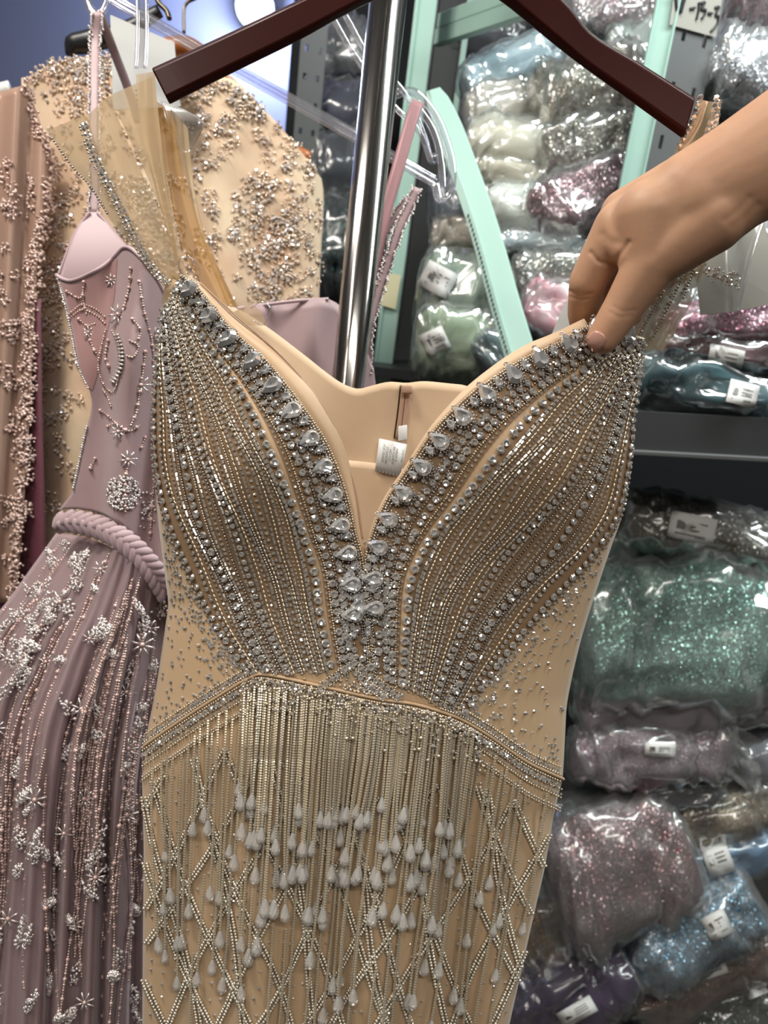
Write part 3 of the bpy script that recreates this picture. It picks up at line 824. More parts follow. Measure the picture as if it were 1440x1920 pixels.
# zip and care label at the back
zc = spl([(762, 722), (757, 770), (750, 822)], 14)
for off in (-5, 5):
    MB().tube(P(zc[:, 0] + off, zc[:, 1], DB(zc[:, 0], zc[:, 1]) - 0.002), 0.0022, 8, flat=0.5).build('zip_tape', M['zip'], lining)
MB().tube(P(zc[:, 0] - 11, zc[:, 1], DB(zc[:, 0], zc[:, 1]) - 0.002), 0.0006, 6).build('zip_coil', M['bronze'], lining)
MB().box(P(763, 731, 0.598), RGT * 0.0042, UPV * 0.0032, FWD * 0.0022).build('zip_slider', M['zip'], lining, bevel=0.001)
MB().box(P(755, 812, 0.597), RGT * 0.0036 + UPV * 0.0006, UPV * 0.006, FWD * 0.0008).build('zip_pull', M['label'], lining, bevel=0.0005)
lg = np.array([[P(x, y, DB(x, y) - 0.006 - 0.002 * math.sin(3 * u)) for u, x, y in zip(np.linspace(0, 1, 7), np.linspace(xa, xb, 7), np.linspace(ya, yb, 7))]
               for xa, ya, xb, yb in ((711, 822, 763, 833), (707, 853, 757, 863), (703, 882, 750, 893))])
care = MB().grid(lg).build('care_label', M['label'], lining, solid=0.0004)
def text_mesh(txt, size, origin, ex, ey, mat, parent, name='print_line'):
    cu = bpy.data.curves.new('t', 'FONT'); cu.body = txt; cu.size = size
    to = bpy.data.objects.new('t', cu); C.objects.link(to)
    dg = bpy.context.evaluated_depsgraph_get()
    me = bpy.data.meshes.new_from_object(to.evaluated_get(dg))
    co = np.empty(len(me.vertices) * 3); me.vertices.foreach_get('co', co); co = co.reshape(-1, 3)
    w = origin + co[:, :1] * ex + co[:, 1:2] * ey
    me.vertices.foreach_set('co', w.ravel()); me.materials.clear(); me.materials.append(mat); me.update()
    bpy.data.objects.remove(to)
    o = bpy.data.objects.new(name, me)
    return fin(o, parent)
tx, ty = P(709, 870, 0.59) - P(714, 830, 0.59), P(760, 833, 0.59) - P(711, 822, 0.59)
tx /= np.linalg.norm(tx); ty /= np.linalg.norm(ty)
for k, (txt, x, y) in enumerate((('SEANES SCN', 715, 866), ('PRODUCTS', 721, 868), ('CLY ON', 728, 864), ('N BUCH AA', 734, 869), ('E WARM', 740, 864), ('AVT ETC', 751, 866))):
    text_mesh(txt, 0.0026, P(x, y, DB(np.float64(x), np.float64(y)) - 0.0092), -tx, ty, M['ink'], care)
pm = MB()
for k in range(7):
    x = 708 + k * 6.6
    a_, b_ = P(x - 2, 874 + k * 1.6, float(DB(np.float64(x), np.float64(880))) - 0.0092), P(x - 3.4, 884 + k * 1.6, float(DB(np.float64(x), np.float64(880))) - 0.0092)
    pm.box((a_ + b_) / 2, (b_ - a_) / 2, RGT * 0.0006, FWD * 0.0001)
pm.build('fine_print', M['greyink'], care, smooth=False, kind='stuff')

# brown net added under the beads: thread colour and the shade between rows
# ---- beadwork collected by kind
PXM = 0.5 / FPX
acc = {}
def put(key, pos, fr, sc):
    sc = np.asarray(sc, float)
    if sc.ndim < 2: sc = np.repeat(np.broadcast_to(sc, (len(pos),))[:, None], 3, 1)
    acc.setdefault(key, []).append((pos, fr, sc))
big_gems, pears = [], []
def along(curve, sp_, phase=0.0, jit=0.0):
    c = np.asarray(curve)
    if len(c) < 2: return (np.zeros(0),) * 4
    s = np.r_[0, np.cumsum(np.linalg.norm(np.diff(c, axis=0), axis=1))]
    u = np.arange(phase * sp_, s[-1], sp_)
    if jit: u = np.clip(u + rng.normal(0, jit * sp_, len(u)), 0, s[-1])
    x, y = np.interp(u, s, c[:, 0]), np.interp(u, s, c[:, 1])
    e = 1.5
    dx = np.interp(np.minimum(u + e, s[-1]), s, c[:, 0]) - np.interp(np.maximum(u - e, 0), s, c[:, 0])
    dy = np.interp(np.minimum(u + e, s[-1]), s, c[:, 1]) - np.interp(np.maximum(u - e, 0), s, c[:, 1])
    return x, y, dx, dy
def tiltfr(fr, amt):
    """each stone sits a little askew"""
    n = fr[:, 2] + rng.normal(0, amt, (len(fr), 3)); n /= np.linalg.norm(n, axis=1)[:, None]
    t = fr[:, 0] - n * np.einsum('ij,ij->i', fr[:, 0], n)[:, None]; t /= np.linalg.norm(t, axis=1)[:, None]
    return np.stack([t, np.cross(n, t), n], 1)
def row(surf, curve, kind, size, sp_, phase=0.0, jit=0.06, off=None, key=None):
    x, y, dx, dy = along(curve, sp_, phase, jit)
    if len(x) == 0: return
    r = size / 2 * PXM
    if kind == 'gem':
        p, fr = surf.frame(x, y, dx, dy, r * 0.5 + 0.0012); fr = tiltfr(fr, 0.13)
        for i in range(len(x)): big_gems.append((p[i], fr[i], r * rng.uniform(0.9, 1.08), x[i], y[i]))
    elif kind == 'small':
        p, fr = surf.frame(x, y, dx, dy, r * 0.3 + 0.001); put(key or 'small', p, tiltfr(fr, 0.2), r * rng.uniform(0.85, 1.15, len(x)))
    elif kind == 'bugle':
        p, fr = surf.frame(x, y, dx, dy, r + 0.0009)
        put(key or 'bugle', p, tiltfr(fr, 0.1), np.stack([np.full(len(x), sp_ * 0.8 * PXM), np.full(len(x), r), np.full(len(x), r)], 1))
    elif kind == 'seed':
        p, fr = surf.frame(x, y, dx, dy, r + 0.0009); put(key or 'seed', p, tiltfr(fr, 0.15), r * rng.uniform(0.9, 1.15, len(x)))
    elif kind == 'pear':
        ang = rng.uniform(-0.5, 0.5, len(x))
        p, fr = surf.frame(x, y, -dy, dx, r * 0.35 + 0.0018)
        for i in range(len(x)): pears.append((p[i], fr[i], r, x[i], y[i]))

fanL = (spl(NL + [(688, 1150), (697, 1258)], 240), spl([(300, 600), (290, 690), (286, 790), (287, 870), (305, 965), (345, 1065), (397, 1170), (462, 1266)], 240))
fanR = (spl([(1203, 636)] + NR + [(688, 1150), (700, 1262)], 240), spl([(1203, 690), (1189, 780), (1181, 880), (1163, 970), (1115, 1050), (1045, 1125), (975, 1205), (915, 1282), (872, 1345)], 240))
def fan(f, s):
    i = np.arange(240); k = (s + 0.012 * np.sin(i / 17.0 + s * 23) * np.sin(math.pi * i / 239) * (0.2 < s < 0.95))[:, None] if True else s
    return f[0] * (1 - k) + f[1] * k
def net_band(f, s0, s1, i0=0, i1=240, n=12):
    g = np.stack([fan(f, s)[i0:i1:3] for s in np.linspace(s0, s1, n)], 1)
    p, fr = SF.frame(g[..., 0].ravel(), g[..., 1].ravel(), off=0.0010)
    return MB().grid(p.reshape(g.shape[0], n, 3)).build('bead_shade_net', M['net'], bodice)  # sheer brown sheet that darkens the satin, shade and thread tone together
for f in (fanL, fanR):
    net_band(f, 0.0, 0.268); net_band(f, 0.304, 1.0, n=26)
SPEC = [(.008, 'seed', 5, 5, 'gold'), (.024, 'seed', 5, 5.5, 'seed'), (.04, 'seed', 5, 5, 'gun'),
        (.125, 'small', 6, 8, None), (.15, 'gem', 14, 16, None), (.18, 'seed', 5, 6, 'gun'), (.205, 'gem', 15, 18, None), (.235, 'seed', 5, 5, 'gold'), (.252, 'small', 6, 11, None),
        (.305, 'gem', 17, 19.5, None), (.345, 'bugle', 5, 9, None), (.355, 'bugle', 5, 9, None), (.375, 'bugle', 5, 8, 'gold'), (.395, 'small', 5, 8, None), (.415, 'bugle', 5, 9, None), (.435, 'bugle', 5, 8, 'gold'),
        (.455, 'bugle', 5, 9, None), (.48, 'small', 8, 13, None), (.505, 'bugle', 5, 9, None), (.525, 'bugle', 5, 9, 'gold'), (.548, 'seed', 5, 5, None), (.57, 'bugle', 5, 9, None), (.592, 'small', 6, 10, None), (.612, 'bugle', 5, 9, 'gold'),
        (.635, 'bugle', 5, 9, None), (.66, 'gem', 11, 14, None), (.685, 'bugle', 5, 9, None), (.71, 'seed', 5, 6, 'gun'), (.735, 'small', 7, 10, None), (.755, 'bugle', 5, 9, None), (.773, 'seed', 5, 5, None),
        (.80, 'gem', 16, 18.5, None), (.83, 'seed', 5, 5, 'gun'), (.85, 'bugle', 5, 9, None), (.872, 'small', 6, 9, None), (.895, 'bugle', 5, 9, 'gold'), (.918, 'gem', 9, 12, None), (.965, 'gem', 14, 17, None), (.995, 'small', 7, 10, None)]
for f in (fanL, fanR):
    for s, k, size, spc, key in SPEC: row(SF, fan(f, s), k, size, spc, rng.uniform(0, 1), 0.08, key=key)
    m = fan(f, 0.078)
    row(SF, m[4:-24], 'pear', 50, 58, 0.4, 0.03)
    row(SF, fan(f, 0.058)[4:-30], 'pear', 26, 58, 0.9, 0.03)
    row(SF, fan(f, 0.105)[6:-20], 'gem', 10, 29, 0.1, 0.1)
for x, y, s in ((672, 1142, 52), (655, 1085, 40), (703, 1092, 40), (690, 1185, 24), (664, 1190, 20), (712, 1140, 22)):
    p, fr = SF.frame([x], [y], 0.2, -1, 0.003); pears.append((p[0], fr[0], s / 2 * PXM, x, y))
cl = []
for _ in range(900):                       # round stones packed into the point below the V
    y = rng.uniform(1062, 1252); hw = np.interp(y, [1062, 1120, 1180, 1252], [34, 52, 44, 20]); x = 687 + rng.uniform(-hw, hw); r = rng.choice([5.5, 6.5, 8])
    if all((x - q[0]) ** 2 + (y - q[1]) ** 2 > (r + q[2]) ** 2 * 0.85 for q in cl) and all((x - q[3]) ** 2 + (y - q[4]) ** 2 > (r + 0.62 * q[2] / PXM) ** 2 for q in pears): cl.append((x, y, r))
for x, y, r in cl:
    p, fr = SF.frame([x], [y], rng.normal(), rng.normal(), r * PXM * 0.5 + 0.0016); big_gems.append((p[0], tiltfr(fr, 0.15)[0], r * PXM, x, y))
# pavé around the stones of the neckline band and in the point of the V
for p, fr, r, x, y in list(pears):
    n = 18 if r > 18 * PXM else 10
    a = np.linspace(0, 2 * math.pi, n, endpoint=False)
    o = np.array(pear_outline(n, 1.16 * r, -0.0006))
    q = p + o @ fr
    put('gun' if rng.random() < 0.6 else 'seed', q, np.repeat(fr[None], n, 0), np.full(n, 2.2 * PXM))
for f in (fanL, fanR):
    for _ in range(260):
        s = rng.uniform(0.03, 0.24); i = rng.integers(0, 238); q = fan(f, s)[i]
        p, fr = SF.frame([q[0]], [q[1]], rng.normal(), rng.normal(), 0.0014); put(['gun', 'seed', 'small'][rng.integers(3)], p, fr, rng.uniform(1.8, 3.2) * PXM)
# crystals strewn over the plain side panels
def strew(n, xa, xb, ya, yb, edge, sizes):
    for _ in range(n):
        y = rng.uniform(ya, yb); x = rng.uniform(xa, xb)
        xl, xr = np.interp(y, YL, XL) + 6, np.interp(y, YR, XR) - 6
        if not xl < x < xr: continue
        e = edge(y); w = np.interp(x, [p_[0] for p_ in WS], [p_[1] for p_ in WS])
        dist = (e - x) if xb < 700 else (x - e)
        if dist < 2 or y > w - 6: continue
        dw = w - y
        if rng.random() > max(math.exp(-dist / 34), math.exp(-dw / 32), 0.07): continue
        p, fr = SF.frame([x], [y], 1, 0, 0.0012); put('small', p, tiltfr(fr, 0.15), rng.choice(sizes) / 2 * PXM)
strew(2600, 290, 470, 940, 1400, lambda y: np.interp(y, fanL[1][:, 1], fanL[1][:, 0]), (5, 6, 7, 8))
strew(3600, 860, 1180, 960, 1460, lambda y: np.interp(y, fanR[1][:, 1], fanR[1][:, 0]), (5, 6, 7, 8))
# waist trim
wx_, wy_ = np.array(WS)[:, 0], np.array(WS)[:, 1]
W = spl(WS, 400)
def shiftw(dy, a=0, b=400): return W[a:b] + np.array([0, dy])
for dy, k, s, spc, key in ((-20, 'seed', 5, 5, 'gold'), (-13, 'small', 8, 9, None), (-6, 'seed', 5, 5, None)):
    row(SF, shiftw(dy, 2, 120), k, s, spc, key=key); row(SF, shiftw(dy, 278, 398), k, s, spc, key=key)
for dy, k, s, spc, key in ((7, 'seed', 5, 5, 'gold'), (14, 'small', 9, 10, None), (21, 'seed', 5, 5.5, None)):
    row(SF, shiftw(dy, 2, 398), k, s, spc, key=key)
for dy, k, s, spc, key in ((16, 'gem', 11, 13, None), (30, 'small', 7, 8, None), (36, 'seed', 5, 5, 'gold'), (56, 'seed', 5, 5, None), (62, 'seed', 5, 5, 'gold')):
    row(SF, shiftw(dy, 2, 105), k, s, spc, key=key); row(SF, shiftw(dy, 290, 398), k, s, spc, key=key)
MB().tube(SF.frame(W[:, 0], W[:, 1], off=0.0012)[0], 0.0012, 6).build('waist_piping', M['satin'], gown)
# crossed band in the middle of the waist
for c in ([(602, 1287), (630, 1268), (664, 1243)], [(664, 1243), (700, 1272), (750, 1308)], [(668, 1262), (700, 1290), (720, 1306)]):
    q = spl(c, step=2)
    for dy, k, s, spc, key in ((-8, 'seed', 5, 5, 'gold'), (0, 'gem', 12, 13, None), (9, 'seed', 5, 5, None)): row(SF, q + np.array([0, dy]), k, s, spc, key=key)
for _ in range(130):
    x = rng.normal(690, 34); y = np.interp(x, wx_, wy_) - abs(rng.normal(0, 16)) - 4
    p, fr = SF.frame([x], [y], rng.normal(), rng.normal(), 0.0014); put(['small', 'seed', 'gold'][rng.integers(3)], p, fr, rng.uniform(2.4, 4.4) * PXM)
for _ in range(900):
    u = rng.uniform(0.27, 0.80); q = W[int(u * 399)]; y = q[1] + abs(rng.normal(0, 34)) + 5
    p, fr = SF.frame([q[0] + rng.normal(0, 2)], [y], rng.normal(), rng.normal(), rng.uniform(0.0016, 0.010)); put(['small', 'seed', 'gold'][rng.integers(3)], p, fr, rng.uniform(2.2, 4.2) * PXM)

# lattice of bead rows on the skirt
GD = np.array([171.0, 5300.0])          # where plumb lines meet in the photograph
wx, wy = np.array(WS)[:, 0], np.array(WS)[:, 1]
def inside(x, y, m=5):
    return (x > np.interp(y, YL, XL) + m) & (x < np.interp(y, YR, XR) - m) & (y > np.interp(x, wx, wy) + 66)
def lattice(slope, x0, sp_):
    for k in range(40):
        xs = x0 + k * sp_
        y = np.linspace(1330, 2560, 300); x = xs + rng.normal(0, 9) + (slope + rng.normal(0, 0.025)) * (y - 1330) + 9 * np.sin(y / 90 + k)
        cen = np.exp(-((x - 660) / 210) ** 2)
        ok = inside(x, y) & (y > np.interp(x, wx, wy) + 70 + 120 * cen)
        if ok.sum() < 6: continue
        idx = np.where(ok)[0]
        q = np.stack([x[idx[0]:idx[-1] + 1], y[idx[0]:idx[-1] + 1]], 1)
        for o, key in ((-3.7, 'lat'), (3.7, 'lat')):
            q2 = q + np.array([o, 0])
            row(SF, q2[q2[:, 1] < 2050], 'seed', 7.2, 5.8, key=key)
lattice(0.40, -180, 84)
lattice(-0.56, 300, 84)
lattice(0.16, 240, 128)
yy = rng.uniform(1400, 2000, 1500); xx = rng.uniform(265, 1060, 1500)
gx = np.round(xx / 22) * 22 + rng.normal(0, 3, 1500); gy = np.round(yy / 26) * 26 + rng.normal(0, 3, 1500)
_, ui = np.unique(np.stack([np.round(gx / 22), np.round(gy / 26)], 1), axis=0, return_index=True)
gx, gy = gx[ui], gy[ui]; ok = inside(gx, gy, 8); gx, gy = gx[ok], gy[ok]
p, fr = SF.frame(gx, gy, off=0.0011); put('small', p, tiltfr(fr, 0.15), rng.uniform(2.4, 3.6, len(gx)) * PXM)

# ---- fringe: every strand and every drop is its own piece
DROP_ME = tmpl_mesh('drop_bead', drop_shape(), M['drop'])
def strand(x0, y0, y1, lift, drop=True, ds=1.0):
    n = max(8, int((y1 - y0) / 2.4)); n += n % 2
    t = np.linspace(0, 1, n); y = y0 + (y1 - y0) * t
    vx = (GD[0] - x0) / (GD[1] - y0)
    x = x0 + vx * 0.75 * (y - y0) + 2.0 * np.sin(t * 3 + x0) * t + rng.normal(0, 3.5) * t ** 2
    pts, fr = SF.frame(x, y, 0, 1, lift)
    r = np.where(np.arange(n) % 2 == 0, 0.00105, 0.00072)
    MB().tube(pts, r, 5, caps=False).build('fringe_strand', M['fringe' if rng.random() < 0.7 else 'lattice'], skirt, smooth=False)
    if drop:
        z = pts[-3] - pts[-1]; z /= np.linalg.norm(z)
        xax = np.cross(z, FWD); xax /= np.linalg.norm(xax)
        s = 0.0118 * ds * rng.uniform(0.9, 1.1)
        inst('drop_bead', DROP_ME, pts[-1], (xax, np.cross(z, xax), z), (s * 0.98, s * 0.98, s), skirt)
xs = np.arange(470, 884, 4.1)
for i, x0 in enumerate(xs):
    y0 = np.interp(x0, wx, wy) + rng.uniform(10, 26)
    k = rng.choice(6, p=[.34, .2, .17, .12, .1, .07])
    edge = 40 * max(0, (x0 - 780) / 100)
    y1 = (1508, 1560, 1612, 1690, 1760, 1830)[k] + rng.normal(0, 9) + edge - 30 * max(0, (560 - x0) / 100)
    strand(x0, y0, y1, rng.uniform(0.004, 0.0095), True, 1.0)
for x0 in list(np.arange(288, 470, 12)) + list(np.arange(886, 1048, 12)):
    y0 = np.interp(x0, wx, wy) + rng.uniform(30, 66)
    y1 = y0 + rng.choice([170, 250, 330, 420]) + rng.normal(0, 15)
    if inside(np.float64(x0 - 25), np.float64(y1), 4): strand(x0, y0, y1, rng.uniform(0.003, 0.007), True, 0.95)
for x0 in np.arange(320, 980, 24):          # second tier hung from the lattice
    y0 = 1620 + rng.uniform(-60, 220); y1 = y0 + rng.uniform(150, 300)
    if inside(np.float64(x0 - 30), np.float64(y1), 4): strand(x0, y0, y1, rng.uniform(0.003, 0.006), True, 0.95)

# ---- write the beadwork
PEAR_ME = tmpl_mesh('teardrop_crystal', gem_pear(), M['crystal'])
for p, fr, r, x, y in pears: inst('teardrop_crystal', PEAR_ME, p, fr, r, bodice)
GEM_ME = tmpl_mesh('rhinestone', GEM, M['stone'])
big_gems.sort(key=lambda g_: -g_[2])
for p, fr, r, x, y in big_gems[:300]: inst('rhinestone', GEM_ME, p, fr, r, bodice)
rest = big_gems[300:]
if rest: bulk('rhinestone_rows', GEM, np.array([g_[0] for g_ in rest]), np.array([g_[1] for g_ in rest]), np.array([g_[2] for g_ in rest]), M['stone'], bodice)
KM = {'lat': (BEAD, 'lattice', 'lattice_bead_rows', True), 'small': (GEM_S, 'stone', 'tiny_rhinestones', False), 'seed': (BEAD, 'seed', 'seed_bead_rows', True), 'gun': (BEAD, 'gunmetal', 'smoky_bead_rows', True),
      'gold': (BEAD, 'goldbead', 'champagne_bead_rows', True), 'bugle': (BUGLE, 'seed', 'bugle_bead_rows', False)}
for k, lst in acc.items():
    tm, mt, nm, sm_ = KM[k]
    bulk(nm, tm, np.vstack([l[0] for l in lst]), np.vstack([l[1] for l in lst]), np.vstack([l[2] for l in lst]), M[mt], gown, smooth=sm_)

# ---- organza shoulder drape on the left end of the hanger
def cloth(name, left, right, mat, nu=10, nv=40, wave=0.0011, seed=0, parent=gown, solid=None):
    g = ribbon(left, right, nu, nv)
    u = np.linspace(0, 1, nu)[None]; v = np.linspace(0, 1, nv)[:, None]
    d = g[..., 2] + wave * np.sin(u * 6.3 * 1.2 + v * 3 + seed) + wave * 0.6 * wobble(u * 4, v * 6, seed + 5)
    return MB().grid(P(g[..., 0], g[..., 1], d)).build(name, mat, parent, solid=solid)
drape = cloth('shoulder_drape', [(90, 244, .545), (125, 300, .545), (165, 345, .545), (205, 410, .545), (240, 450, .545), (290, 520, .542)], [(162, 214, .535), (190, 300, .535), (235, 400, .535), (275, 470, .535), (318, 528, .535)], M['organza'], seed=1)
cloth('shoulder_drape', [(158, 222, .538), (180, 290, .536), (222, 375, .535), (262, 455, .535), (322, 532, .537)], [(205, 178, .53), (245, 280, .529), (292, 380, .528), (322, 450, .528), (336, 520, .53)], M['organza'], seed=2)
cloth('shoulder_drape', [(203, 180, .531), (250, 275, .53), (300, 390, .53), (330, 490, .53)], [(288, 142, .524), (298, 230, .524), (318, 380, .525), (338, 505, .53)], M['organza'], seed=3)
cloth('shoulder_drape', [(255, 140, .522), (262, 230, .522), (290, 350, .524), (332, 500, .528)], [(290, 134, .520), (300, 240, .52), (320, 370, .524), (350, 520, .528)], M['organza'], seed=4)
cloth('shoulder_drape', [(292, 190, .532), (312, 330, .534), (345, 470, .536), (395, 560, .54)], [(322, 205, .53), (345, 330, .534), (385, 450, .538), (446, 578, .545)], M['organza_gold'], seed=5)
cloth('shoulder_drape', [(318, 200, .536), (345, 320, .538), (372, 430, .54), (420, 560, .546)], [(352, 240, .535), (362, 330, .538), (385, 440, .541), (448, 582, .547)], M['organza'], seed=6)
c = spl([(157, 235), (175, 290), (215, 370), (255, 452), (292, 512), (318, 532)], step=2)
SD = Surf(lambda x, y: np.interp(y, [200, 540], [0.531, 0.534]))
acc.clear()
row(SD, c, 'small', 10, 9, jit=.1); row(SD, c + np.array([6, -2]), 'small', 8, 8, jit=.15); row(SD, c + np.array([-5, 3]), 'seed', 6, 9, jit=.2)
c2 = spl([(100, 262), (140, 318), (170, 350), (205, 405)], step=2); row(SD, c2, 'seed', 5, 6, key='gun')
for k in range(11): row(SD, np.array([(257.5 + k * 1.4, 172 + k * 9), (258 + k * 1.4, 176 + k * 9)]), 'seed', 6, 8, key='gun')
for k, lst in acc.items():
    tm, mt, nm, sm_ = KM[k]
    bulk('drape_trim', tm, np.vstack([l[0] for l in lst]), np.vstack([l[1] for l in lst]), np.vstack([l[2] for l in lst]), M[mt], gown, smooth=sm_)
# thread loops standing up from the neckline corners
for c in ([(340, 518, .53), (335, 490, .525), (352, 482, .525), (372, 500, .53), (378, 540, .535)], [(352, 520, .53), (362, 492, .526), (352, 478, .526)],
          [(470, 578, .54), (492, 566, .535), (508, 582, .535), (495, 610, .54)], [(474, 600, .54), (490, 610, .538)]):
    q = spl(c, step=3); MB().tube(P(q[:, 0], q[:, 1], q[:, 2]), 0.0006, 6).build('thread_loop', M['acrylic'], gown)
g = coons([(432, 588), (470, 568)], [(470, 610), (500, 610)], [(432, 588), (450, 604), (470, 610)], [(470, 568), (490, 585), (500, 610)], 6, 6)
MB().grid(P(g[..., 0], g[..., 1], 0.548)).build('loop_tab', M['organza'], gown)

# ---- strap on the right end of the hanger, passing behind the wrist
cloth('shoulder_strap', [(1308, 188, .522), (1288, 240, .53), (1262, 300, .54), (1258, 420, .545), (1232, 530, .545), (1168, 640, .545)], [(1352, 192, .53), (1344, 250, .535), (1318, 320, .54), (1305, 440, .545), (1282, 550, .545), (1222, 660, .548)], M['organza'], seed=8, wave=0.003)
cloth('shoulder_strap', [(1312, 186, .52), (1296, 235, .522), (1268, 280, .524)], [(1328, 190, .52), (1312, 238, .522), (1284, 286, .524)], M['lining'], seed=9, wave=0.001)
cloth('shoulder_strap', [(1300, 470, .55), (1275, 560, .55), (1225, 650, .552)], [(1330, 470, .552), (1300, 560, .553), (1242, 660, .555)], M['organza'], seed=10)
acc.clear()
SR = Surf(lambda x, y: np.interp(y, [180, 300, 450, 660], [0.518, 0.525, 0.541, 0.541]))
for c in ([(1312, 184), (1296, 232), (1272, 275)], [(1342, 186), (1332, 230), (1308, 285)], [(1348, 192), (1340, 232), (1320, 285)]):
    row(SR, spl(c, step=2), 'small', 13, 12, jit=.1)
for c in ([(1262, 505), (1225, 570), (1190, 635)], [(1282, 500), (1255, 560), (1215, 640)], [(1300, 490), (1275, 560)]):
    row(SR, spl(c, step=2), 'small', 7, 8, jit=.15); row(SR, spl(c, step=2) + np.array([4, 2]), 'seed', 5, 6, key='gun')
for k, lst in acc.items():
    tm, mt, nm, sm_ = KM[k]
    bulk('strap_trim', tm, np.vstack([l[0] for l in lst]), np.vstack([l[1] for l in lst]), np.vstack([l[2] for l in lst]), M[mt], gown, smooth=sm_)

# ------------------------------------------------------------------ dark wooden hanger of the champagne gown
hang = thing('wooden_hanger', 'dark cherry wood hanger carrying the champagne gown', 'hanger', P(850, -110, 0.5))
def arm(top, bot, d0, d1, thick, name):
    T, B = spl(top, 30), spl(bot, 30)
    d = np.linspace(d0, d1, 30)
    rows = []
    for k, (w, dz) in enumerate(((0.0, thick), (0.0, 0.3 * thick), (0.05, 0.0), (0.78, 0.0), (0.86, 0.15 * thick), (1.0, 0.45 * thick), (1.0, thick))):
        q = T * (1 - w) + B * w
        rows.append(P(q[:, 0], q[:, 1], d + dz))
    mb = MB().grid(np.stack(rows, 1), close_u=True)
    n = 7
    mb.f.append(tuple(range(n))[::-1]); mb.f.append(tuple(29 * n + i for i in range(n)))
    return mb.build(name, M['wood'], hang, smooth=False, bevel=0.0012)
arm([(284, 128), (420, 66), (560, 0), (700, -66), (850, -150)], [(318, 196), (430, 140), (560, 76), (700, 2), (850, -52)], 0.513, 0.497, 0.016, 'hanger_arm')
arm([(850, -150), (960, -90), (1060, 2), (1110, 62), (1200, 118), (1304, 184)], [(850, -52), (938, 2), (1010, 60), (1080, 116), (1180, 188), (1282, 262)], 0.497, 0.514, 0.016, 'hanger_arm')
hk = spl([(850, -140, .505), (850, -200, .505), (860, -240, .505), (900, -260, .505), (930, -235, .505)], 30)
MB().tube(P(hk[:, 0], hk[:, 1], hk[:, 2]), 0.0018, 8).build('hook', M['chrome'], hang)

# ------------------------------------------------------------------ chrome pole of the garment rail
pb = P(690, 360, 0.735)
rail = thing('garment_rail', 'polished chrome upright pole of the garment rail', 'clothes rail', (pb[0], pb[1], 0))
z3 = (0, 0, 1)
MB().lathe([(0.0175, 0.02), (0.0175, 2.05)], ((pb[0], pb[1], 0), (1, 0, 0), (0, 1, 0), z3), 40).build('pole', M['chrome'], rail)
MB().lathe([(0.14, 0.0), (0.14, 0.012), (0.03, 0.022), (0.022, 0.03)], ((pb[0], pb[1], 0), (1, 0, 0), (0, 1, 0), z3), 32).build('base_plate', M['chrome'], rail)
MB().tube([(pb[0], pb[1] - 0.35, 2.06), (pb[0], pb[1] + 0.3, 2.06)], 0.012, 16, up=z3).build('face_out_arm', M['chrome'], rail)
MB().tube([(pb[0] - 0.9, pb[1] + 0.1, 2.05), (pb[0] + 0.1, pb[1] + 0.1, 2.05)], 0.012, 16, up=z3).build('cross_rail', M['chrome'], rail)

# ------------------------------------------------------------------ clear acrylic hanger
ch = thing('clear_hanger', 'clear acrylic hanger with notched ends behind the chrome pole', 'hanger', P(600, 40, 0.82))
def ac(pts, r, name, flat=None, sides=10):
    q = spl(pts, step=5); return MB().tube(P(q[:, 0], q[:, 1], q[:, 2]), r, sides, flat=flat).build(name, M['acrylic'], ch)
for o in (-7, 7): ac([(205, -6 + o, .80), (420, 118 + o, .81), (640, 240 + o, .815), (818, 342 + o, .82)], 0.0032, 'trouser_bar', 0.7)
ac([(205, -6, .803), (420, 118, .813), (640, 240, .818), (818, 342, .823)], 0.0042, 'bar_web', 0.25)
for o in (0, 22): ac([(590 + o, -30, .80), (628 + o, 40 - o * .3, .805), (668 + o, 108 - o * .3, .81), (735 + o, 195 - o, .815), (785 + o * .3, 245, .82), (808, 302, .82)], 0.0034, 'shoulder_arm', 0.6)
ac([(735, 180, .815), (775, 172, .815), (815, 215, .815), (838, 270, .815), (848, 320, .815), (842, 368, .815), (824, 374, .815), (816, 345, .815)], 0.0048, 'notched_end', 0.7)
ac([(780, 195, .817), (812, 245, .817), (826, 300, .817), (830, 355, .817)], 0.004, 'notched_end', 0.5)
MB().lathe([(0.001, -0.006), (0.0045, -0.004), (0.0055, 0), (0.0045, 0.004), (0.001, 0.006)], (P(812, 298, .816), RGT, UPV, -FWD), 12).build('end_knob', M['acrylic'], ch)
ac([(163, -10, .79), (168, 14, .79), (184, 28, .79), (198, 8, .79), (200, -12, .79)], 0.0045, 'notched_end', 0.6)
for o in (-9, 8): ac([(266 + o, -14, .775), (267 + o, 60, .775), (264 + o, 128, .775)], 0.0022, 'hanging_loop', 0.5)
g = ribbon([(257, -14, .776), (255, 128, .776)], [(275, -14, .776), (273, 128, .776)], 4, 10)
MB().grid(P(g[..., 0], g[..., 1], g[..., 2])).build('hanging_loop', M['acrylic'], ch)
# soft clear plastic tab with a dotted window below the wooden hanger end
tab = thing('plastic_tab', 'clear plastic size tab dangling below the wooden hanger end', 'tag', P(330, 200, 0.56))
g = coons([(300, 188), (345, 205)], [(345, 290), (358, 282)], [(300, 188), (318, 240), (345, 290)], [(345, 205), (382, 232), (358, 282)], 10, 10)
gp = P(g[..., 0], g[..., 1], .558 + .004 * np.sin(g[..., 1] / 20))
MB().grid(gp).build('tab', film('tab_film', (0.9, 0.9, 0.9), haze=0.35, rough=0.15, crinkle=0), tab, solid=0.0006)
pm = MB()
for i in range(4):
    for j in range(3): pm.box(P(340 + i * 8 - j * 2, 226 + j * 9 + i * 2, .5545), RGT * 0.0010, UPV * 0.0010, FWD * 0.0002)
pm.build('dot_print', M['greyink'], tab, smooth=False, kind='stuff')

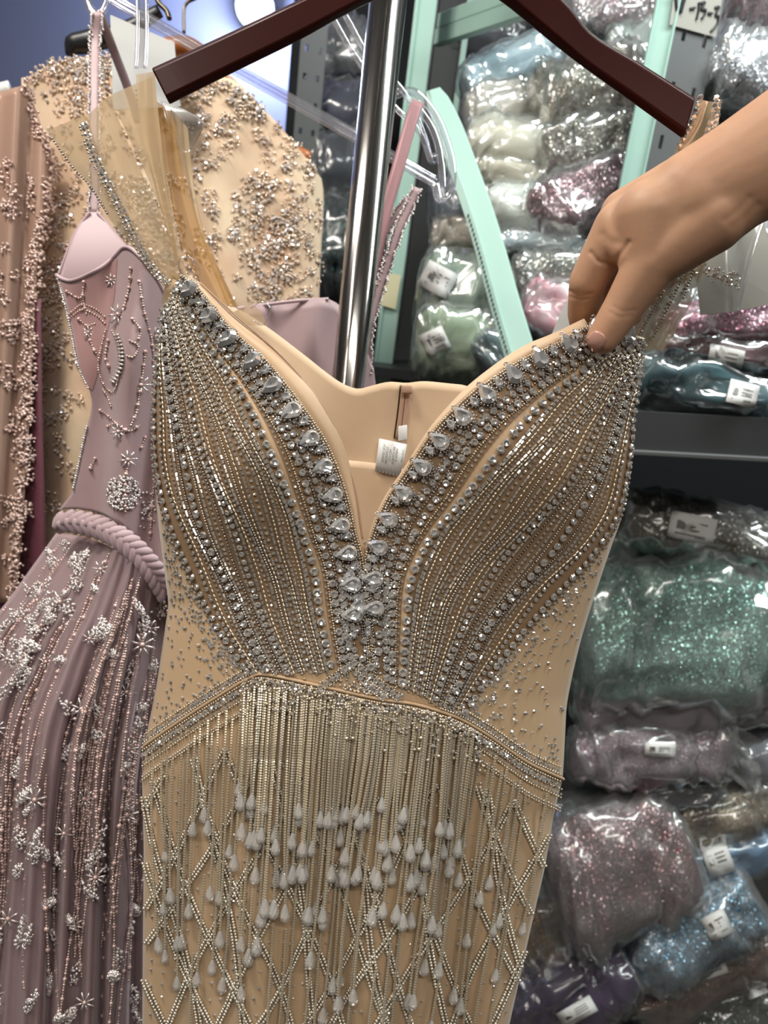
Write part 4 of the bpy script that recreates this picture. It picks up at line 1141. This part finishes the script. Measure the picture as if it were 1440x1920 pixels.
# grey card tag behind the clear hanger
MB().add([P(207, 28, .86), P(327, 80, .86), P(338, 200, .86), P(212, 206, .86)], [(0, 1, 2, 3)]).build('card_tag', pr('card_grey', '#b3b5b4', 0.7), None, smooth=False, solid=0.001,
    label='blank grey white card tag hanging behind the clear hanger', category='tag')

# ------------------------------------------------------------------ hangers of the gowns at the back
wh = thing('wooden_hanger', 'tan wooden hanger inside the rose gold lace gown', 'hanger', P(330, 60, 0.95))
q = spl([(300, 92, .95), (362, 92, .95), (430, 176, .96), (520, 268, .97), (580, 298, .975)], 40)
MB().tube(P(q[:, 0], q[:, 1], q[:, 2]), np.interp(np.arange(40), [0, 30, 39], [0.012, 0.012, 0.009]), 12).build('hanger_arm', M['tanwood'], wh)
q = spl([(345, 62, .94), (345, 20, .94), (352, 4, .94), (372, -8, .94), (380, -40, .94)], 30)
MB().tube(P(q[:, 0], q[:, 1], q[:, 2]), 0.0022, 8).build('hook', M['bronze'], wh)
bh = thing('black_hanger', 'black plastic hanger peeking over the lace shoulder', 'hanger', P(150, 92, 1.0))
q = spl([(128, 104, 1.0), (140, 84, 1.0), (165, 78, 1.0), (230, 60, 1.0), (300, 20, 1.0)], 30)
MB().tube(P(q[:, 0], q[:, 1], q[:, 2]), np.interp(np.arange(30), [0, 3, 8, 29], [0.004, 0.013, 0.014, 0.008]), 12).build('hanger_arm', M['black'], bh)
q = spl([(318, 36, .99), (312, 20, .99), (296, 2, .99), (292, -30, .99)], 20)
MB().tube(P(q[:, 0], q[:, 1], q[:, 2]), 0.0034, 8).build('hook', M['bronze'], bh)
sh = thing('white_hanger', 'white plastic hanger tip at the frame edge beside lace shoulder', 'hanger', P(0, 170, 1.0))
q = spl([(-60, 190, 1.0), (-20, 172, 1.0), (18, 162, 1.0)], 16)
MB().tube(P(q[:, 0], q[:, 1], q[:, 2]), 0.008, 10, flat=0.6).build('hanger_arm', M['label'], sh)

# ------------------------------------------------------------------ rose gold lace gown at the back
def DLG(px, py):
    t = (px - 330) / 290.0
    return 0.905 + 0.07 * np.abs(t) ** 2.4 + 0.012 * np.sin(px / 24 + 0.5 * np.sin(py / 150)) * np.clip((py - 180) / 250, 0, 1) + 0.004 * wobble(px / 40, py / 60, 21)
SL = Surf(DLG)
lace = thing('lace_gown', 'rose gold beaded lace gown hanging behind the mauve dress', 'dress', P(330, 1700, 0.95))
TL = [(45, 150), (100, 120), (170, 108), (300, 122), (430, 148), (470, 180), (520, 232), (562, 282), (602, 335)]
LL = [(45, 150), (68, 300), (75, 600), (70, 1120), (60, 1700)]; RL = [(602, 335), (606, 380), (598, 560), (592, 900), (580, 1700)]
g = coons(TL, [(60, 1700), (580, 1700)], LL, RL, 90, 120)
MB().grid(SL.pos(g[..., 0], g[..., 1])).build('gown_body', M['lace'], lace, solid=0.0015)
g = coons([(40, 146), (300, 112), (430, 140), (596, 330)], [(60, 1700), (580, 1700)], [(40, 146), (60, 1700)], [(596, 330), (580, 1700)], 30, 30)
MB().grid(P(g[..., 0], g[..., 1], 1.03 - 0.05 * np.abs((g[..., 0] - 330) / 290) ** 2)).build('gown_back', M['lace'], lace)
def DSL(px, py): return 0.90 - 0.03 * np.cos((px - 10) / 55.0) + 0.008 * np.sin(px / 9 + py / 160)
SSL = Surf(DSL)
g = coons([(-70, 196), (-10, 176), (50, 158)], [(-90, 1130), (30, 1130)], [(-70, 196), (-85, 600), (-90, 1130)], [(50, 158), (78, 240), (98, 330), (72, 480), (60, 700), (48, 900), (30, 1130)], 30, 70)
MB().grid(SSL.pos(g[..., 0], g[..., 1])).build('sleeve', M['sleeve'], lace, solid=0.001)
def beadflowers(surf, centres, rad, n, r0, tm, key, spread=1.0):
    ps, fs, ss = [], [], []
    for (x, y) in centres:
        R = rad * rng.uniform(0.6, 1.3); pet = rng.integers(5, 8); ph = rng.uniform(0, 6.28)
        for _ in range(n):
            a = rng.integers(pet) * 2 * math.pi / pet + ph + rng.normal(0, 0.18); q = R * rng.uniform(0.15, 1) ** 0.7
            ps.append((x + q * math.cos(a) * 0.8, y + q * math.sin(a)))
    ps = np.array(ps); 
    p, fr = surf.frame(ps[:, 0], ps[:, 1], rng.normal(0, 1, len(ps)), rng.normal(0, 1, len(ps)), rng.uniform(0.001, 0.004, len(ps)))
    return p, tiltfr(fr, 0.5), r0 * rng.uniform(0.6, 1.3, len(ps))
def in_lace(x, y):
    top = np.interp(x, [p_[0] for p_ in TL], [p_[1] for p_ in TL]); return y > top + 3
cs = []
for _ in range(2300):                       # densest on the shoulders and in vertical sprays
    x, y = rng.uniform(60, 598), 110 + 1050 * rng.random() ** 1.4
    spray = 0.5 + 0.5 * math.sin(x / 34 + 1.2 * math.sin(y / 110))
    top = np.interp(x, [p_[0] for p_ in TL], [p_[1] for p_ in TL])
    dens = max(math.exp(-(y - top) / 60), 0.30 + 0.7 * spray ** 2 if y > 330 else 0.2)
    if in_lace(x, y) and rng.random() < dens: cs.append((x, y))
P1 = beadflowers(SL, cs, 15, 16, 0.0017, BEAD, 'lace')
keep = np.array([True] * len(P1[0]))
bulk('lace_beading', BEAD, P1[0], P1[1], P1[2], M['lacebead'], lace, smooth=True)
h = rng.random(len(P1[0])) < 0.25
bulk('lace_sequins', GEM_S, P1[0][h] + 0.002 * (-FWD), P1[1][h], P1[2][h] * 1.1, M['silver'], lace)
cs = [(rng.uniform(-60, 75), rng.uniform(300, 1080)) for _ in range(110)]
e_ = spl([(50, 158), (78, 240), (98, 330), (72, 480), (60, 700), (48, 900), (30, 1130)], 110) + rng.normal(0, 4, (110, 2)) - np.array([6, 0])
P2 = beadflowers(SSL, [c_ for c_ in cs] + [tuple(v) for v in e_], 13, 14, 0.0018, BEAD, 'lace')
bulk('sleeve_beading', BEAD, P2[0], P2[1], P2[2], M['rosebead'], lace, smooth=True)
plum = thing('plum_dress', 'plum satin dress showing as a dark strip below the lace sleeve', 'dress', P(50, 1700, 0.98))
g = coons([(-60, 560), (76, 560)], [(-80, 1700), (110, 1700)], [(-60, 560), (-80, 1700)], [(76, 560), (82, 900), (110, 1700)], 20, 40)
MB().grid(P(g[..., 0], g[..., 1], 0.885 + 0.008 * np.sin(g[..., 0] / 16))).build('dress_body', M['plum'], plum, solid=0.002)

# ------------------------------------------------------------------ mauve dress on the clear hanger
mv = thing('mauve_dress', 'dusty mauve dress with braided belt and bead flowers', 'dress', P(150, 2300, 0.7))
RIM = [(108, 516), (120, 524), (140, 526), (180, 508), (215, 482), (236, 464), (258, 476), (290, 520), (330, 580), (420, 640), (470, 660)]
def DM(px, py):
    t = (px - 250) / 200.0
    return 0.655 + 0.06 * np.clip(np.abs(t), 0, 1.3) ** 2.2 + 0.011 * np.sin(px / 18.0 + py / 200.0) * np.clip((px - 150) / 60, 0.2, 1) - 0.012 * np.exp(-((px - 215) / 60) ** 2 - ((py - 660) / 90) ** 2) + 0.01 * np.exp(-((px - 160) / 25) ** 2 - ((py - 600) / 70) ** 2)
SM = Surf(DM)
BTOP = [(112, 955), (150, 955), (200, 968), (250, 1005), (300, 1070), (380, 1150), (470, 1200)]
LM = [(108, 516), (120, 555), (133, 611), (147, 680), (168, 730), (172, 764), (164, 800), (153, 853), (139, 917), (112, 955)]
g = coons(RIM, BTOP, LM, [(470, 660), (470, 900), (470, 1200)], 60, 70)
MB().grid(SM.pos(g[..., 0], g[..., 1])).build('bodice', M['mauve'], mv, solid=0.0015)
g = coons([(114, 528), (140, 534), (180, 516), (222, 486)], [(167, 726), (174, 732)], [(114, 528), (125, 556), (138, 611), (151, 680), (167, 726)], [(222, 486), (216, 560), (199, 640), (184, 700), (174, 732)], 24, 40)
pq, _fr = SM.frame(g[..., 0].ravel(), g[..., 1].ravel(), off=0.0012)
MB().grid(pq.reshape(g.shape[0], g.shape[1], 3)).build('cup_panel', pr('rose_cup_net', '#96706f', 0.6, sheen=0.3, weave=(500, 0.1)), mv)
q = spl(RIM, step=4); MB().tube(SM.frame(q[:, 0], q[:, 1], off=0.001)[0], 0.0017, 8).build('rim_piping', M['mauve_light'], mv)
# lining of the cup, seen from inside
g = coons([(168, 398), (182, 398)], [(112, 520), (140, 540), (240, 500), (300, 540)], [(168, 398), (140, 440), (112, 520)], [(182, 398), (228, 452), (262, 490), (300, 540)], 24, 24)
MB().grid(P(g[..., 0], g[..., 1], 0.735 - 0.01 * np.sin((g[..., 1] - 400) / 60))).build('cup_lining', M['mauve_light'], mv, solid=0.001)
q = spl([(168, 398), (140, 440), (110, 516)], step=4); MB().tube(P(q[:, 0], q[:, 1], .733), 0.0016, 8).build('cup_binding', M['mauve_light'], mv)
q = spl([(182, 398), (212, 432), (238, 465)], step=4); MB().tube(P(q[:, 0], q[:, 1], .733), 0.0014, 8).build('cup_binding', M['mauve_light'], mv)
# back panel seen left and right of the pole
g = coons([(425, 582), (500, 571), (560, 564), (616, 561), (660, 600), (700, 690)], [(400, 1000), (720, 1000)], [(425, 582), (400, 1000)], [(700, 690), (712, 800), (720, 1000)], 30, 24)
MB().grid(P(g[..., 0], g[..., 1], 0.80 + 0.006 * np.sin(g[..., 0] / 18 + g[..., 1] / 60))).build('back_panel', M['mauve'], mv, solid=0.0015)
q = spl([(425, 582), (500, 571), (560, 564), (616, 561)], step=4); MB().tube(P(q[:, 0], q[:, 1], .797), 0.002, 8).build('back_binding', M['mauve_light'], mv)
# straps
def strap(name, pts, w, mat, seed):
    c_ = spl(pts, 40); t = np.gradient(c_[:, :2], axis=0); t /= np.linalg.norm(t, axis=1)[:, None]; n = np.stack([t[:, 1], -t[:, 0]], 1)
    g_ = np.stack([P(c_[:, 0] + n[:, 0] * w * k, c_[:, 1] + n[:, 1] * w * k, c_[:, 2] + 0.002 * abs(k)) for k in (-0.5, -0.2, 0.2, 0.5)], 1)
    return MB().grid(g_).build(name, mat, mv, solid=0.0012), c_, n
trim = []
for pts, w, mt, beaded in (([(183, 22, .775), (178, 80, .78), (177, 150, .765), (176, 250, .75), (178, 330, .742), (176, 400, .735)], 19, M['mauve'], 1),
                           ([(186, 20, .785), (200, 60, .80), (215, 100, .82), (238, 160, .84), (262, 230, .86)], 16, M['mauve'], 0),
                           ([(784, 190, .81), (770, 230, .805), (745, 320, .80), (722, 400, .80), (704, 480, .80), (690, 570, .80)], 24, M['pink_ribbon'], 0),
                           ([(782, 352, .80), (768, 385, .80), (748, 430, .80), (728, 490, .80), (706, 560, .80), (690, 630, .80), (688, 700, .80)], 17, M['mauve'], 1),
                           ([(764, 372, .806), (744, 400, .806), (722, 440, .806), (706, 500, .806)], 13, M['mauve'], 1)):
    o_, c_, n_ = strap('strap', pts, w, mt, 0)
    if beaded:
        for k in (-0.55, 0.55):
            u = np.linspace(0, 39, int(np.linalg.norm(np.diff(c_[:, :2], axis=0), axis=1).sum() / 4))
            x = np.interp(u, np.arange(40), c_[:, 0] + n_[:, 0] * w * k); y = np.interp(u, np.arange(40), c_[:, 1] + n_[:, 1] * w * k); d = np.interp(u, np.arange(40), c_[:, 2])
            trim.append(P(x + rng.normal(0, 1.4, len(x)), y, d - 0.001))
tp = np.vstack(trim); tf = np.repeat(np.stack([RGT, UPV, -FWD])[None], len(tp), 0)
bulk('strap_beading', BEAD, tp, tiltfr(tf, 0.8), np.full(len(tp), 0.0013) * rng.uniform(0.7, 1.3, len(tp)), M['silver'], mv, smooth=True)
# braided belt: three interlaced strands
bc = spl([(108, 985, .682), (130, 978, .672), (170, 984, .660), (210, 1000, .653), (250, 1028, .65), (285, 1068, .652), (312, 1110, .66)], 140)
t_ = np.gradient(bc[:, :2], axis=0); t_ /= np.linalg.norm(t_, axis=1)[:, None]; n_ = np.stack([-t_[:, 1], t_[:, 0]], 1)
s_ = np.r_[0, np.cumsum(np.linalg.norm(np.diff(bc[:, :2], axis=0), axis=1))]
belt = MB().tube(P(bc[:, 0], bc[:, 1], bc[:, 2] - 0.004), 0.0085, 12, flat=0.5).build('braided_belt', M['mauve_braid'], mv)
LEAF = MB().add(*ball(8, 12)).mesh('braid_strand', M['mauve_braid'])
nseg = int(s_[-1] / 15)
for k in range(nseg):
    for sd in (-1, 1):
        i_ = int(np.searchsorted(s_, min(s_[-1] - 1, (k + 0.5 + 0.25 * sd) * s_[-1] / nseg)))
        tt3 = P(bc[i_, 0] + t_[i_, 0], bc[i_, 1] + t_[i_, 1], bc[i_, 2]) - P(bc[i_, 0], bc[i_, 1], bc[i_, 2]); tt3 /= np.linalg.norm(tt3)
        nn3 = P(bc[i_, 0] + n_[i_, 0], bc[i_, 1] + n_[i_, 1], bc[i_, 2]) - P(bc[i_, 0], bc[i_, 1], bc[i_, 2]); nn3 /= np.linalg.norm(nn3)
        ax = tt3 * 0.72 + nn3 * sd * 0.70; ax /= np.linalg.norm(ax)
        zz = -FWD - ax * (-FWD @ ax); zz += 0.25 * nn3 * sd; zz /= np.linalg.norm(zz); yy_ = np.cross(zz, ax)
        pos = P(bc[i_, 0] + n_[i_, 0] * sd * 8.5, bc[i_, 1] + n_[i_, 1] * sd * 8.5, bc[i_, 2] - 0.0075)
        inst('braid_strand', LEAF, pos, (ax, yy_, zz), (0.0092, 0.0048, 0.0034), belt)
# skirt: pleated underskirt and a tulle layer
LS = [(106, 1000), (70, 1050), (20, 1120), (-50, 1220), (-130, 1450), (-190, 2300)]
RS = [(318, 1120), (312, 1250), (296, 1400), (285, 1600), (280, 2300)]
TS = [(106, 1000), (160, 1008), (215, 1030), (262, 1066), (318, 1120)]
nu, nv = 150, 90
g = coons(TS, [(-190, 2300), (280, 2300)], LS, RS, nu, nv)
U = np.linspace(0, 1, nu)[None]; V = np.linspace(0, 1, nv)[:, None]
def pleat(U, V, k=1.0): return k * np.clip(V * 4, 0.25, 1) * (0.010 * np.sin(U * 40 + 2.5 * np.sin(U * 9)) + 0.005 * np.sin(U * 87 + 1 + V * 2))
def skirt_depth(U, V): return 0.648 + 0.075 * np.abs(2 * U - 1.15) ** 2.2 - 0.03 * np.clip(V * 3, 0, 1) + pleat(U, V)
MB().grid(P(g[..., 0], g[..., 1], skirt_depth(U, V) + 0.004)).build('underskirt', M['underskirt'], mv, solid=0.001)
MB().grid(P(g[..., 0], g[..., 1], skirt_depth(U + 0.01, V) - 0.004)).build('tulle_layer', M['tulle'], mv)
def SK(u, v):
    """point on the skirt front"""
    u = np.atleast_1d(u); v = np.atleast_1d(v)
    iu = np.clip(u * (nu - 1), 0, nu - 1.001); iv = np.clip(v * (nv - 1), 0, nv - 1.001)
    a, b = iu.astype(int), iv.astype(int); fu, fv = (iu - a)[:, None], (iv - b)[:, None]
    q = (g[b, a] * (1 - fu) + g[b, a + 1] * fu) * (1 - fv) + (g[b + 1, a] * (1 - fu) + g[b + 1, a + 1] * fu) * fv
    return P(q[:, 0], q[:, 1], skirt_depth(u, v) - 0.0065), q
FRC = np.stack([RGT, UPV, -FWD])
seedp, pearlp, silv, bug = [], [], [], []
for k in range(70):                        # strings of beads running down the pleats
    u0 = rng.uniform(0.03, 0.97); v0 = rng.uniform(0.0, 0.35); L = rng.uniform(0.12, 0.5)
    v = np.arange(v0, min(0.75, v0 + L), 0.0042); u = u0 + 0.03 * np.sin(v * 9 + k) + 0.04 * (v - v0) * math.sin(k)
    p, q = SK(np.clip(u, 0.01, 0.99), v)
    is_p = (np.arange(len(v)) % 7 == 3)
    seedp.append(p[~is_p]); pearlp.append(p[is_p])
PEARL_ME = tmpl_mesh('pearl', ball(6, 10), M['pearl'], True)
for k in range(120):                        # clusters of silver beads (paisleys and blossoms)
    u0, v0 = (rng.uniform(0.04, 0.97), rng.uniform(0.02, 0.72)) if k > 26 else (rng.uniform(0.02, 0.3), rng.uniform(0.02, 0.3))
    n = rng.integers(25, 70); sx, sy = rng.uniform(6, 15), rng.uniform(10, 26)
    a = rng.uniform(0, 6.28, n); r = np.sqrt(rng.random(n)); tl = rng.uniform(-0.6, 0.6)
    p0, q0 = SK(u0, v0)
    x = q0[0, 0] + sx * r * np.cos(a) + tl * sy * r * np.sin(a); y = q0[0, 1] + sy * r * np.sin(a)
    d = (p0[0] - CAM) @ FWD
    silv.append(P(x, y, d - 0.001 - 0.003 * (1 - r)))
def star(parent, pos, R, npet, seed):
    """a flower of bugle beads around a pearl: one piece"""
    n = npet; a = np.linspace(0, 2 * math.pi, n, endpoint=False) + seed
    mb_ = MB()
    for t in a:
        dv = math.cos(t) * RGT + math.sin(t) * UPV
        mb_.tube([pos + dv * R * 0.3 - FWD * 0.001, pos + dv * R], R * 0.085, 6)
    f_ = mb_.build('bead_flower', M['silver'], parent)
    inst('pearl', PEARL_ME, pos - FWD * 0.001, FRC, R * 0.24, f_)
for u0, v0, R in [(0.42, 0.035, 16), (0.86, 0.07, 18), (0.83, 0.10, 22), (0.28, 0.10, 22), (0.52, 0.135, 14), (0.80, 0.18, 17), (0.86, 0.26, 18), (0.60, 0.235, 20), (0.36, 0.19, 15),
                  (0.46, 0.385, 20), (0.68, 0.36, 19), (0.88, 0.36, 22), (0.60, 0.42, 15), (0.97, 0.42, 15), (0.38, 0.56, 18), (0.34, 0.67, 20), (0.66, 0.55, 17), (0.72, 0.66, 17), (0.25, 0.3, 17), (0.18, 0.2, 18), (0.75, 0.47, 17)]:
    p0, q0 = SK(u0, v0); star(mv, p0[0] - FWD * 0.002, R * 0.66 / FPX, rng.integers(7, 10), rng.uniform(0, 1))
for x, y, R in ((226, 592, 20), (290, 632, 19), (262, 722, 18), (226, 810, 16), (240, 862, 17), (212, 528, 14), (170, 625, 13)):
    p, fr = SM.frame([x], [y], off=0.002); star(mv, p[0], R * 0.66 / FPX, 8, rng.uniform(0, 1))
def mrow(pts, sp_, pearl_every=0, tgt=None):
    x, y, dx, dy = along(spl(pts, step=2), sp_)
    p, fr = SM.frame(x, y, dx, dy, 0.0015)
    if pearl_every: m_ = np.arange(len(x)) % pearl_every == 0; pearlp.append(p[m_]); seedp.append(p[~m_])
    else: (tgt if tgt is not None else seedp).append(p)
mrow([(160, 530), (158, 560), (165, 590)], 5, 5); mrow([(132, 590), (155, 572), (180, 580), (200, 598)], 5); mrow([(132, 598), (156, 582), (182, 592), (200, 610)], 5)
mrow([(248, 505), (245, 540), (235, 580)], 6, 3); mrow([(262, 530), (268, 580), (282, 640), (290, 720)], 5, 6); mrow([(270, 660), (265, 700), (262, 720), (255, 770), (244, 800)], 5, 5)
mrow([(200, 620), (190, 660), (186, 690), (196, 720), (215, 735), (226, 700), (226, 650), (212, 620)], 4.5); mrow([(205, 640), (200, 670), (208, 690)], 6, 2)
mrow([(245, 640), (258, 650), (250, 670), (240, 668)], 4.5); mrow([(108, 516), (120, 555), (133, 611), (147, 680), (168, 730)], 4.5, tgt=silv); mrow([(164, 800), (153, 853), (139, 917)], 4.5, tgt=silv)
mrow([(190, 770), (205, 780), (240, 808), (262, 795)], 5, 4); mrow([(242, 870), (236, 895), (234, 960)], 5, 4); mrow([(285, 800), (290, 880), (286, 960), (283, 1010)], 5, 5); mrow([(195, 730), (205, 745), (212, 765)], 4)
tk_ = MB()
for x, y, ax_, ay_ in zip(*along(spl([(216, 632), (224, 660), (222, 690), (208, 716)], step=2), 6.5)):
    L_ = math.hypot(ax_, ay_); nx_, ny_ = -ay_ / L_, ax_ / L_
    p, fr = SM.frame([x - nx_ * 1, x - nx_ * 11], [y - ny_ * 1, y - ny_ * 11], off=0.0022); tk_.tube(p, 0.0009, 6)
for x, y in ((262, 1088), (268, 1110), (272, 1130), (276, 1150), (279, 1170)):
    p, fr = SM.frame([x, x + 14], [y, y - 3], off=0.0022); tk_.tube(p, 0.0009, 6)
tk_.build('bugle_ticks', M['silver'], mv, kind='stuff')
for c_ in ([(128, 548), (150, 560), (160, 552)], [(150, 600), (165, 612), (180, 608)], [(172, 640), (178, 655), (186, 668)], [(250, 600), (262, 620), (258, 640)], [(205, 800), (222, 792)], [(270, 820), (262, 842)], [(180, 860), (170, 880), (172, 872)]):
    mrow(c_, 5, 4)
n = 230; a = rng.uniform(0, 6.28, n); r = np.sqrt(rng.random(n))
p, fr = SM.frame(232 + 30 * r * np.cos(a), 925 + 32 * r * np.sin(a), off=0.002); silv.append(p)
p, fr = SM.frame(rng.normal(278, 9, 40), rng.normal(955, 12, 40), off=0.002); silv.append(p)
pp = np.vstack(pearlp)
pp = pp[::-1]
if len(pp) > 270: bulk('pearl_strings', BALL, pp[270:], np.repeat(FRC[None], len(pp) - 270, 0), np.full(len(pp) - 270, 0.0017), M['pearl'], mv, smooth=True)
for q_ in pp[:270]: inst('pearl', PEARL_ME, q_ - FWD * 0.0005, FRC, 0.0018 * rng.uniform(0.8, 1.25), mv)
for nm, arr, mt, r in (('bead_strings', np.vstack(seedp), 'rosebead', 0.0012), ('silver_bead_clusters', np.vstack(silv), 'silver', 0.0013)):
    fr = tiltfr(np.repeat(FRC[None], len(arr), 0), 0.9)
    bulk(nm, BEAD, arr, fr, r * rng.uniform(0.7, 1.3, len(arr)), M[mt], mv, smooth=True)

# ------------------------------------------------------------------ hang tag in a clear pouch below the wrist
tg = thing('pouch_tag', 'grey card in clear pouch with silver crest under the wrist', 'tag', P(1380, 590, 0.6))
MB().grid(np.array([[P(1300, 440, .60), P(1350, 430, .60), P(1428, 395, .605)], [P(1306, 520, .60), P(1370, 510, .60), P(1450, 500, .605)], [P(1313, 590, .60), P(1375, 585, .60), P(1465, 566, .605)]])).build('card', pr('tag_card', '#a9a79f', 0.6), tg, smooth=False, solid=0.001)
g = ribbon([(1310, 430, .592), (1302, 520, .592), (1310, 592, .592)], [(1440, 385, .592), (1408, 480, .592), (1384, 585, .592)], 8, 10)
MB().grid(P(g[..., 0], g[..., 1], g[..., 2] + 0.002 * np.sin(g[..., 0] / 17))).build('clear_pouch', M['film'], tg)
q = spl([(1438, 395, .591), (1410, 480, .591), (1385, 580, .591)], step=6); MB().tube(P(q[:, 0], q[:, 1], q[:, 2]), 0.0008, 6).build('pouch_seam', M['acrylic'], tg)
cp = []
for _ in range(150):
    u = rng.random(); cp.append((1305 + 82 * u, 503 + 22 * u - 12 * abs(math.sin(u * 9)) + rng.uniform(-2, 14 + 12 * u)))
cp = np.array(cp); p = P(cp[:, 0], cp[:, 1], .590)
bulk('crest_stones', GEM_S, p, tiltfr(np.repeat(FRC[None], len(p), 0), 0.4), 0.0011 * rng.uniform(0.7, 1.4, len(p)), M['stone'], tg)

# small white swing card behind the fingers
MB().add([P(1034, 628, .62), P(1060, 566, .62), P(1085, 560, .62), P(1088, 620, .62)], [(0, 1, 2, 3)]).build('swing_card', M['label'], None, smooth=False, solid=0.001, label='small white swing card half hidden behind the fingers', category='tag')

# ------------------------------------------------------------------ the hand
def capsule(mb, a, b, flat=1.0):
    """closed tapered capsule between joints (px,py,depth,radius_px)"""
    pa, pb_ = P(*a[:3]), P(*b[:3]); ra, rb = a[3] * a[2] / FPX, b[3] * b[2] / FPX
    ax = pb_ - pa; L = np.linalg.norm(ax); ax /= L
    u = np.cross(ax, FWD); u /= np.linalg.norm(u); w = np.cross(ax, u)
    prof = [(ra * math.sin(t), -ra * math.cos(t)) for t in np.linspace(0.12, math.pi / 2, 7)]
    prof += [(ra + (rb - ra) * t, L * t) for t in (0.25, 0.5, 0.75)]
    prof += [(rb * math.cos(t), L + rb * math.sin(t)) for t in np.linspace(0, math.pi / 2 - 0.12, 7)]
    mb.lathe(prof, (pa, u, w * flat, ax), 24)
hb = MB()
J = {
 'fa': (1700, 150, .435, 120), 'f0': (1500, 262, .448, 112), 'wr': (1392, 326, .458, 100), 'pm': (1300, 372, .466, 88), 'pc': (1225, 408, .474, 72),
 'imc': (1330, 352, .472, 72), 'ik': (1158, 424, .494, 44), 'ip': (1102, 528, .512, 35), 'id': (1094, 586, .533, 30), 'it': (1100, 632, .545, 26),
 'mmc': (1320, 330, .482, 62), 'mk': (1170, 400, .503, 44), 'mp': (1132, 512, .54, 33), 'mt': (1130, 606, .562, 27),
 'rmc': (1320, 330, .495, 58), 'rk': (1195, 398, .522, 42), 'rp': (1168, 500, .56, 31), 'rt': (1180, 590, .575, 25),
 'lmc': (1330, 345, .505, 52), 'lk': (1228, 400, .54, 36), 'lp': (1210, 480, .572, 27), 'lt': (1225, 550, .58, 22),
 'tmc': (1330, 408, .462, 70), 'tk': (1222, 492, .476, 50), 'ti': (1170, 574, .4885, 38), 'tt': (1130, 634, .4955, 31),
 'web': (1175, 450, .486, 42),
}
for a, b in (('fa', 'f0'), ('f0', 'wr'), ('wr', 'pm'), ('pm', 'pc'), ('imc', 'ik'), ('ik', 'ip'), ('ip', 'id'), ('id', 'it'), ('mmc', 'mk'), ('mk', 'mp'), ('mp', 'mt'),
             ('rmc', 'rk'), ('rk', 'rp'), ('rp', 'rt'), ('lmc', 'lk'), ('lk', 'lp'), ('lp', 'lt'), ('wr', 'tmc'), ('tmc', 'tk'), ('tk', 'ti'), ('ti', 'tt'), ('tk', 'web'), ('web', 'ik'), ('pc', 'tk'), ('pm', 'ik'), ('pm', 'mk'), ('pm', 'tk')):
    capsule(hb, J[a], J[b], 0.9 if a in ('fa', 'f0', 'wr', 'pm') else 1.0)
person = thing('person', 'bare forearm and hand pinching the gown strap between thumb and forefinger', 'person', P(1440, 330, .45))
tmp = bpy.data.objects.new('tmp', hb.mesh('tmp', M['skin'])); C.objects.link(tmp)
m = tmp.modifiers.new('r', 'REMESH'); m.mode = 'VOXEL'; m.voxel_size = 0.0010; m.use_smooth_shade = True
m = tmp.modifiers.new('s', 'SMOOTH'); m.factor = 0.5; m.iterations = 42
me = bpy.data.meshes.new_from_object(tmp.evaluated_get(bpy.context.evaluated_depsgraph_get()))
bpy.data.objects.remove(tmp)
me.polygons.foreach_set('use_smooth', [True] * len(me.polygons))
me.materials.clear(); me.materials.append(M['skin'])
# skin folds at the finger joints, the thumb web and the wrist
co = np.empty(len(me.vertices) * 3); me.vertices.foreach_get('co', co); co = co.reshape(-1, 3)
nr = np.empty(len(me.vertices) * 3); me.vertices.foreach_get('normal', nr); nr = nr.reshape(-1, 3)
pxs = px_of(co); facing_cam = np.einsum('ij,ij->i', nr, CAM - co) > 0
for pts, sig, dep in (([(1108, 474), (1122, 490), (1146, 496)], 3.2, 0.0011), ([(1066, 546), (1085, 553), (1108, 551)], 2.8, 0.0008), ([(1068, 556), (1088, 562), (1104, 560)], 2.6, 0.0005),
                      ([(1150, 575), (1168, 584), (1190, 582)], 3.0, 0.0003), ([(1146, 586), (1162, 594), (1182, 592)], 3.0, 0.0003), ([(1178, 455), (1160, 480), (1150, 500)], 4.0, 0.0010),
                      ([(1404, 372), (1388, 392), (1362, 412)], 6.0, 0.0006), ([(1418, 384), (1400, 404), (1376, 424)], 6.0, 0.0004), ([(1130, 440), (1142, 452), (1160, 456)], 6.0, 0.0007)):
    c_ = spl(pts, step=1.5)
    d2 = ((pxs[:, None, :2] - c_[None]) ** 2).sum(-1).min(1)
    co -= nr * (dep * np.exp(-d2 / (2 * sig * sig)) * facing_cam)[:, None]
me.vertices.foreach_set('co', co.ravel()); me.update()
hand = bpy.data.objects.new('arm_and_hand', me); fin(hand, person)
# thumb nail: a curved plate laid on the tip
tree = BVHTree.FromPolygons([v.co.copy() for v in me.vertices], [tuple(p_.vertices) for p_ in me.polygons])
ax2 = np.array([1122 - 1170, 640 - 574.0]); ax2 /= np.linalg.norm(ax2); pn = np.array([-ax2[1], ax2[0]])
g = []
for v in np.linspace(-1, 1, 9):
    r_ = []
    for u in np.linspace(-1, 1, 9):
        rr = 1 / max(1, math.hypot(u, v) / max(abs(u), abs(v), 1e-6)) ** 0.7
        q = np.array([1117, 640.0]) + ax2 * v * 20 * rr + pn * u * 17 * rr
        h_ = tree.ray_cast(Vector(CAM), Vector(P(q[0], q[1], 1.0) - CAM))
        d = (np.array(h_[0]) - CAM) @ FWD if h_[0] is not None else 0.48
        r_.append(P(q[0], q[1], d - 0.0006))
    g.append(r_)
MB().grid(np.array(g)).build('thumb_nail', M['nail'], person, solid=0.0006)
